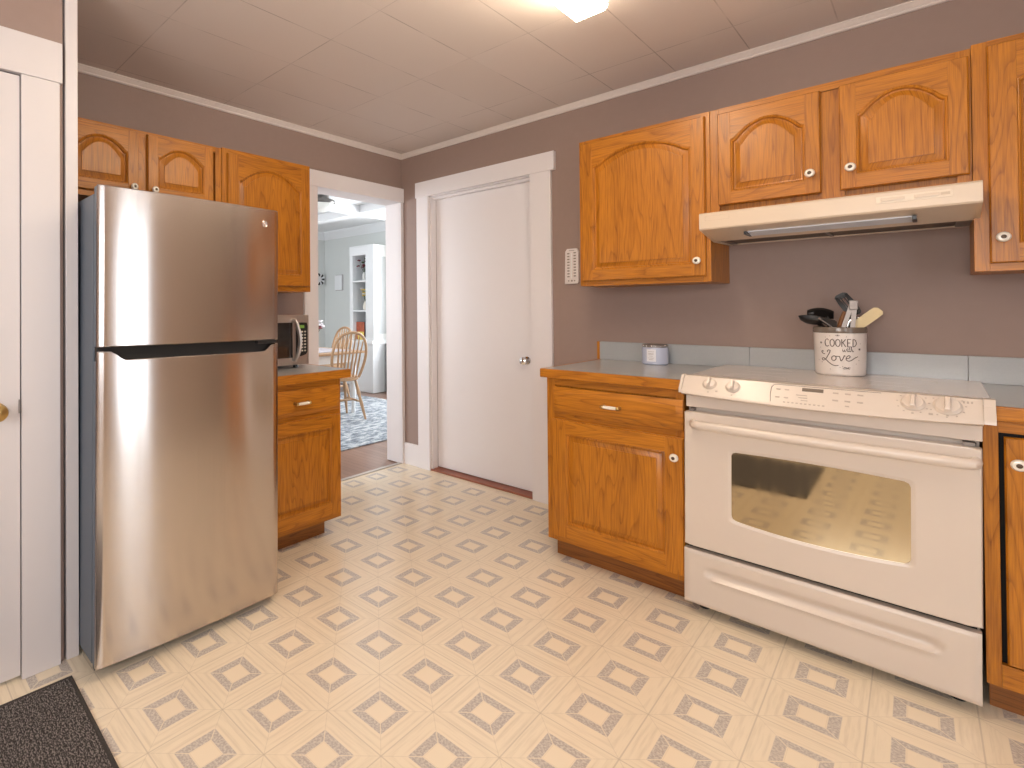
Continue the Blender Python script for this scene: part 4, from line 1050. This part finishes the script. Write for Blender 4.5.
# ------------------------------------------------------------------ thermometer
t = thing('wall_thermometer', 'white wall thermometer with dark number marks beside the oak cabinet', 'thermometer', (1.383, -.002, 1.352))
pl = [(1.358, 1.352), (1.432, 1.354), (1.440, 1.362), (1.442, 1.545), (1.430, 1.562), (1.372, 1.562), (1.362, 1.545)]
b = MB().prism(pl, 'y', -.016, -.002); b.build('plate', plain('ivory_plastic', (.76, .69, .66), .4), t)
b = MB().tube([(1.400, -.017, 1.385), (1.401, -.017, 1.535)], .0035, 8); b.build('tube', M['lampglass_off'], t)
b = MB()
for j in range(9):
    z = 1.392 + j*.0172
    b.box(1.374, 1.388, -.0168, -.0158, z, z+.007).box(1.413, 1.427, -.0168, -.0158, z+.003, z+.010)
b.box(1.396, 1.406, -.0168, -.0158, 1.366, 1.375).box(1.378, 1.386, -.0168, -.0158, 1.367, 1.374).box(1.414, 1.422, -.0168, -.0158, 1.367, 1.374)
b.box(1.385, 1.418, -.0168, -.0158, 1.549, 1.552)
b.build('marking', M['grey_mark'], t)
for ch in t.children: ch.location.x -= .012
t.location.x += 0.0

# ------------------------------------------------------------------ floor mat
t = thing('door_mat', 'charcoal woven floor mat with bound edge by the white closet door', 'mat', (.905, -2.588, 0))
b = MB().box(.917, 2.283, -3.493, -2.600, .0015, .009, 0, .003); b.build('pile', M['mat'], t)
b = MB()
for a in ((.905, .917, -3.505, -2.588), (2.283, 2.295, -3.505, -2.588)): b.box(a[0], a[1], a[2], a[3], .001, .0085, 0, .003)
for a in ((.917, 2.283, -2.600, -2.588), (.917, 2.283, -3.505, -3.493)): b.box(a[0], a[1], a[2], a[3], .001, .0085, 0, .003)
b.build('binding', plain('charcoal_binding', (.05, .042, .038), .9, bump=.3, bscale=200, var=.4), t)
t.rotation_euler = (0, 0, -.012)

# ------------------------------------------------------------------ kitchen ceiling light
t = thing('ceiling_light', 'glowing rectangular ceiling light at the top edge of the picture', 'ceiling lamp', (1.99, -1.65, ZC))
b = MB().box(1.90, 2.035, -2.26, -1.045, ZC-.02, ZC-.001, 0, .003); b.build('base_pan', M['white'], t)
pr = [(1.903, ZC-.0205), (1.903, ZC-.088), (1.912, ZC-.096), (2.015, ZC-.096), (2.085, ZC-.060), (2.087, ZC-.0205)]
pr = [(1.903, ZC-.0205), (1.903, ZC-.085), (1.912, ZC-.095), (2.021, ZC-.095), (2.032, ZC-.085), (2.033, ZC-.0205)]
b = MB().prism(pr, 'y', -2.254, -1.051); b.build('lens', M['lampglass'], t)
for q0, q1 in ((-1.0505, -1.046), (-2.259, -2.2545)): MB().prism(pr, 'y', q0, q1).build('end_cap', M['lampglass'], t)

# ------------------------------------------------------------------ dining room things
def windsor(label, loc, rz):
    t = thing('windsor_chair', label, 'chair', (0, 0, 0), 'hoop-back dining chairs')
    # local: faces -x; back at +x
    b = MB(); rings = []
    for z, k_ in ((.425, .94), (.432, 1.0), (.455, 1.0), (.462, .93)):
        rings.append([(.215*k_*(1.02*math.cos(a)) - .01, .215*k_*math.sin(a)*(1 - .08*math.cos(a)), z) for a in [i*2*PI/36 for i in range(36)]])
    b.ring_surf(rings); b.build('seat', M['pine'], t)
    for sx_ in (-1, 1):
        for sy_ in (-1, 1):
            p0 = Vector((sx_*.13, sy_*.12, .43)); p1 = Vector((sx_*.215 + .0, sy_*.20, 0))
            b = MB().tube([p0.lerp(p1, f) for f in (0, .2, .35, .45, .6, .8, 1)], [.013, .018, .020, .014, .019, .015, .011], 12); b.build('leg', M['pine'], t)
    for sy_ in (-1, 1):
        b = MB().tube([(-.178, sy_*.164, .19), (0, sy_*.166, .19), (.178, sy_*.164, .19)], [.009, .014, .009], 10); b.build('stretcher', M['pine'], t)
    b = MB().tube([(0, -.166, .19), (0, 0, .19), (0, .166, .19)], [.009, .014, .009], 10); b.build('stretcher', M['pine'], t)
    lean = .26
    def hp(y, z): return Vector((.155 + lean*(z-.455), y, z))
    hoop = [(.150, .455), (.185, .56), (.205, .68), (.196, .79), (.165, .872), (.11, .925), (.05, .947), (0, .952)]
    q = hoop + [(-y, z) for y, z in reversed(hoop[:-1])]
    sp_ = spline(q, 4)
    b = MB().tube([hp(y, z) for y, z in sp_], .0155, 10); b.build('hoop', M['pine'], t)
    for i in range(7):
        k_ = (i-3)/3; yt = k_*.150; yb = k_*.115
        zt = .952 - .10*abs(k_)**2.2
        b = MB().tube([hp(yb, .455), hp(yb*1.08, .60), hp((yb+yt)/2*1.02, .74), hp(yt, zt)], [.008, .0115, .010, .007], 8); b.build('spindle', M['pine'], t)
    t.location = loc; t.rotation_euler = (0, 0, rz)
    return t
windsor('hoop-back wooden chair nearest the doorway with its back to the kitchen', (-1.62, .72, .010), -.22)
windsor('hoop-back wooden chair behind the table near the grey wall', (-2.62, 1.36, .010), PI/2 - .1)
# table
t = thing('dining_table', 'white dining table with pale wood top beyond the doorway', 'table', (-2.13, .2, 0))
b = MB().box(-2.60, -1.66, -.75, 1.17, .70, .725, 0, .008); b.build('tabletop', M['pine'], t)
b = MB().box(-2.52, -1.74, -.66, 1.08, .60, .699); b.build('apron', M['dining_white'], t)
for x in (-2.49, -1.77):
    for y in (-.63, 1.05):
        b = MB().lathe([(.022, .004), (.026, .03), (.020, .06), (.034, .22), (.036, .34), (.024, .44), (.036, .47), (.036, .605)], (x, y, 0), 'z', 16); b.build('leg', M['dining_white'], t)
o = MB().box(-2.55, -1.78, .10, 1.05, .7255, .729, 0, .001).build('table_runner', M['fabric_pale']); tag(o, 'pale cloth runner lying on the wood topped dining table', 'cloth')
def flower_vase(label, loc, vm, pet, h, r, seed, cat='vase'):
    rnd = random.Random(seed)
    t = thing('flower_vase', label, cat, loc)
    L0 = Vector(loc)
    b = MB().lathe([(0, 0), (r*.7, 0), (r, h*.12), (r*.85, h*.24), (r*.5, h*.33), (r*.62, h*.38)], L0, 'z', 20); b.build('vase', vm, t)
    b = MB(); 
    tips = []
    for i in range(16):
        a = rnd.uniform(0, 2*PI); rr_ = rnd.uniform(.1, 1.0)*h*.30; zz = h*rnd.uniform(.62, 1.0)
        p = L0 + Vector((rr_*math.cos(a), rr_*math.sin(a), zz)); tips.append(p)
        b.tube([L0 + Vector((0, 0, h*.34)), L0 + Vector((rr_*.4*math.cos(a), rr_*.4*math.sin(a), h*.55)), p], .0016, 5)
    b.build('stems', M['green'], t)
    b = MB()
    for i, p in enumerate(tips):
        for k_ in range(5):
            a = k_*2*PI/5; s_ = h*.055
            b.sphere(p + Vector((math.cos(a)*s_*.8, math.sin(a)*s_*.8, rnd.uniform(-.4, .4)*s_)), s_*.75, i % len(pet), (1, 1, .55), 8, 6)
    b.build('blossoms', pet, t)
    return t
flower_vase('vase of purple and white flowers on the dining table edge', (-2.15, .78, .7295), M['lampglass_off'], [M['petal_red'], M['petal_white']], .36, .05, 3)
# hutch
hx0, hx1, hy0, hy1 = -3.14, -2.62, 2.215, 2.585
t = thing('hutch', 'tall white hutch with open shelves against the grey dining room wall', 'cabinet', (-2.9, 2.4, 0))
b = MB().box(hx0, hx1, hy0-.02, hy1, .0, .70, 0, .003); b.build('lower_cabinet', M['dining_white'], t)
b = MB().box(hx0-.015, hx1+.02, hy0-.045, hy1, .70, .755, 0, .008); b.build('ledge', M['dining_white'], t)
b = MB().box(hx0, -3.075, hy0, hy1-.02, .755, 2.13).box(-2.79, hx1, hy0, hy1-.02, .755, 2.13).box(-3.075, -2.79, hy0, hy1-.02, 2.01, 2.13); b.build('face_frame', M['dining_white'], t)
b = MB().box(-3.075, -2.79, hy1-.02, hy1, .755, 2.01); b.build('back_panel', plain('blue_grey_back', (.42, .46, .50), .6), t)
for z in (1.185, 1.625):
    b = MB().box(-3.074, -2.791, hy0+.01, hy1-.021, z-.012, z+.012, 0, .002); b.build('shelf', M['dining_white'], t)
b = MB().box(hx1, hx1+.006, hy0+.05, hy1-.07, .85, 1.98, 0, .002); b.build('side_panel', plain('grey_side_panel', (.52, .54, .56), .5), t)
b = MB().box(hx0-.004, hx1+.004, hy0-.004, hy1, 2.131, 2.15, 0, .003); b.build('cornice', M['dining_white'], t)
flower_vase('vase of dark red flowers on the top hutch shelf', (-2.93, 2.32, 1.6375), M['lampglass_off'], [M['petal_red'], M['green'], M['petal_red']], .33, .035, 5)
flower_vase('white vase of yellow flowers on the middle hutch shelf', (-2.91, 2.32, 1.1975), M['porcelain'], [M['petal_yellow'], M['petal_white'], M['petal_yellow']], .34, .04, 8)
t = thing('framed_print', 'small rust red and yellow print standing in the hutch bottom niche', 'picture', (-2.98, 2.29, .7555))
b = MB().box(-3.07, -2.90, 2.28, 2.30, .756, 1.02, 0, .004); b.build('panel', M['art_red'], t)
b = MB().box(-3.035, -2.90, 2.2745, 2.2795, .757, .875, 0, .002); b.build('yellow_card', M['petal_yellow'], t)
# things on the grey wall
t = thing('chime_box', 'white rectangular box mounted on the grey dining room wall', 'wall box', (-3.83, YD, 1.65))
b = MB().box(-3.92, -3.745, YD-.035, YD-.001, 1.53, 1.775, 0, .006); b.build('cover', M['dining_white'], t)
b = MB().box(-3.925, -3.74, YD-.012, YD-.001, 1.522, 1.783, 0, .003); b.build('back_plate', M['fabric_pale'], t)
t = thing('wall_wreath', 'small black and white round ornament on the far dining room wall', 'ornament', (XD+.001, 2.46, 1.72))
b = MB()
for i in range(14):
    a = i*2*PI/14; b.sphere((XD+.035, 2.46+.075*math.cos(a), 1.72+.075*math.sin(a)), .028, i % 2, (.8, 1, 1), 8, 6)
b.build('petals', [M['black'], M['dining_white']], t)
b = MB().lathe([(.05, 0), (.05, .02), (0, .024)], (XD+.001, 2.46, 1.72), 'x', 20); b.build('disc', M['dining_white'], t)
# ceiling lamp in the dining room
lx, ly = -1.93, .72
t = thing('ceiling_light', 'round opal ceiling lamp with bronze ring in the dining room', 'ceiling lamp', (lx, ly, ZD))
b = MB().lathe([(.0, -.001), (.09, -.001), (.09, -.05), (.155, -.055), (.160, -.085), (.150, -.095), (.0, -.096)], (lx, ly, ZD), 'z', 40); b.build('ring', plain('pewter_ring', (.16, .15, .14), .35, metal=.7), t)
b = MB().lathe([(.146, -.097), (.140, -.13), (.11, -.16), (.06, -.178), (.0, -.183)], (lx, ly, ZD), 'z', 40); b.build('globe', M['lampglass_off'], t)
# rug, heater, curtain
o = MB().box(-3.05, -.60, -1.4, 1.95, -.0055, .004, 0, .002).build('area_rug', M['rug']); tag(o, 'faded blue grey patterned area rug under the dining table', 'rug')
t = thing('curtain', 'pale yellow curtain right of the white hutch', 'curtain', (-2.3, 2.5, .78))
b = MB(); R_ = []
for z in (.78, 1.4, 2.2):
    R_.append([(-2.56+.4*i/30, 2.55+.015*math.sin(i*1.3), z) for i in range(31)])
b.ring_surf(R_, 0, closed=False); b.build('panel', M['linen'], t)
b = MB().tube([(-2.60, 2.55, 2.22), (-2.12, 2.55, 2.22)], .012, 10); b.build('rod', M['steel'], t)
t = thing('low_bookcase', 'dark narrow case standing beside the white hutch', 'cabinet', (-2.4, 2.45, 0))
b = MB().box(-2.585, -2.20, 2.42, 2.53, .0, .69, 0, .004); b.build('case', M['black'], t)
b = MB().box(-2.590, -2.195, 2.415, 2.535, .691, .705, 0, .003); b.build('top', M['gasket'], t)
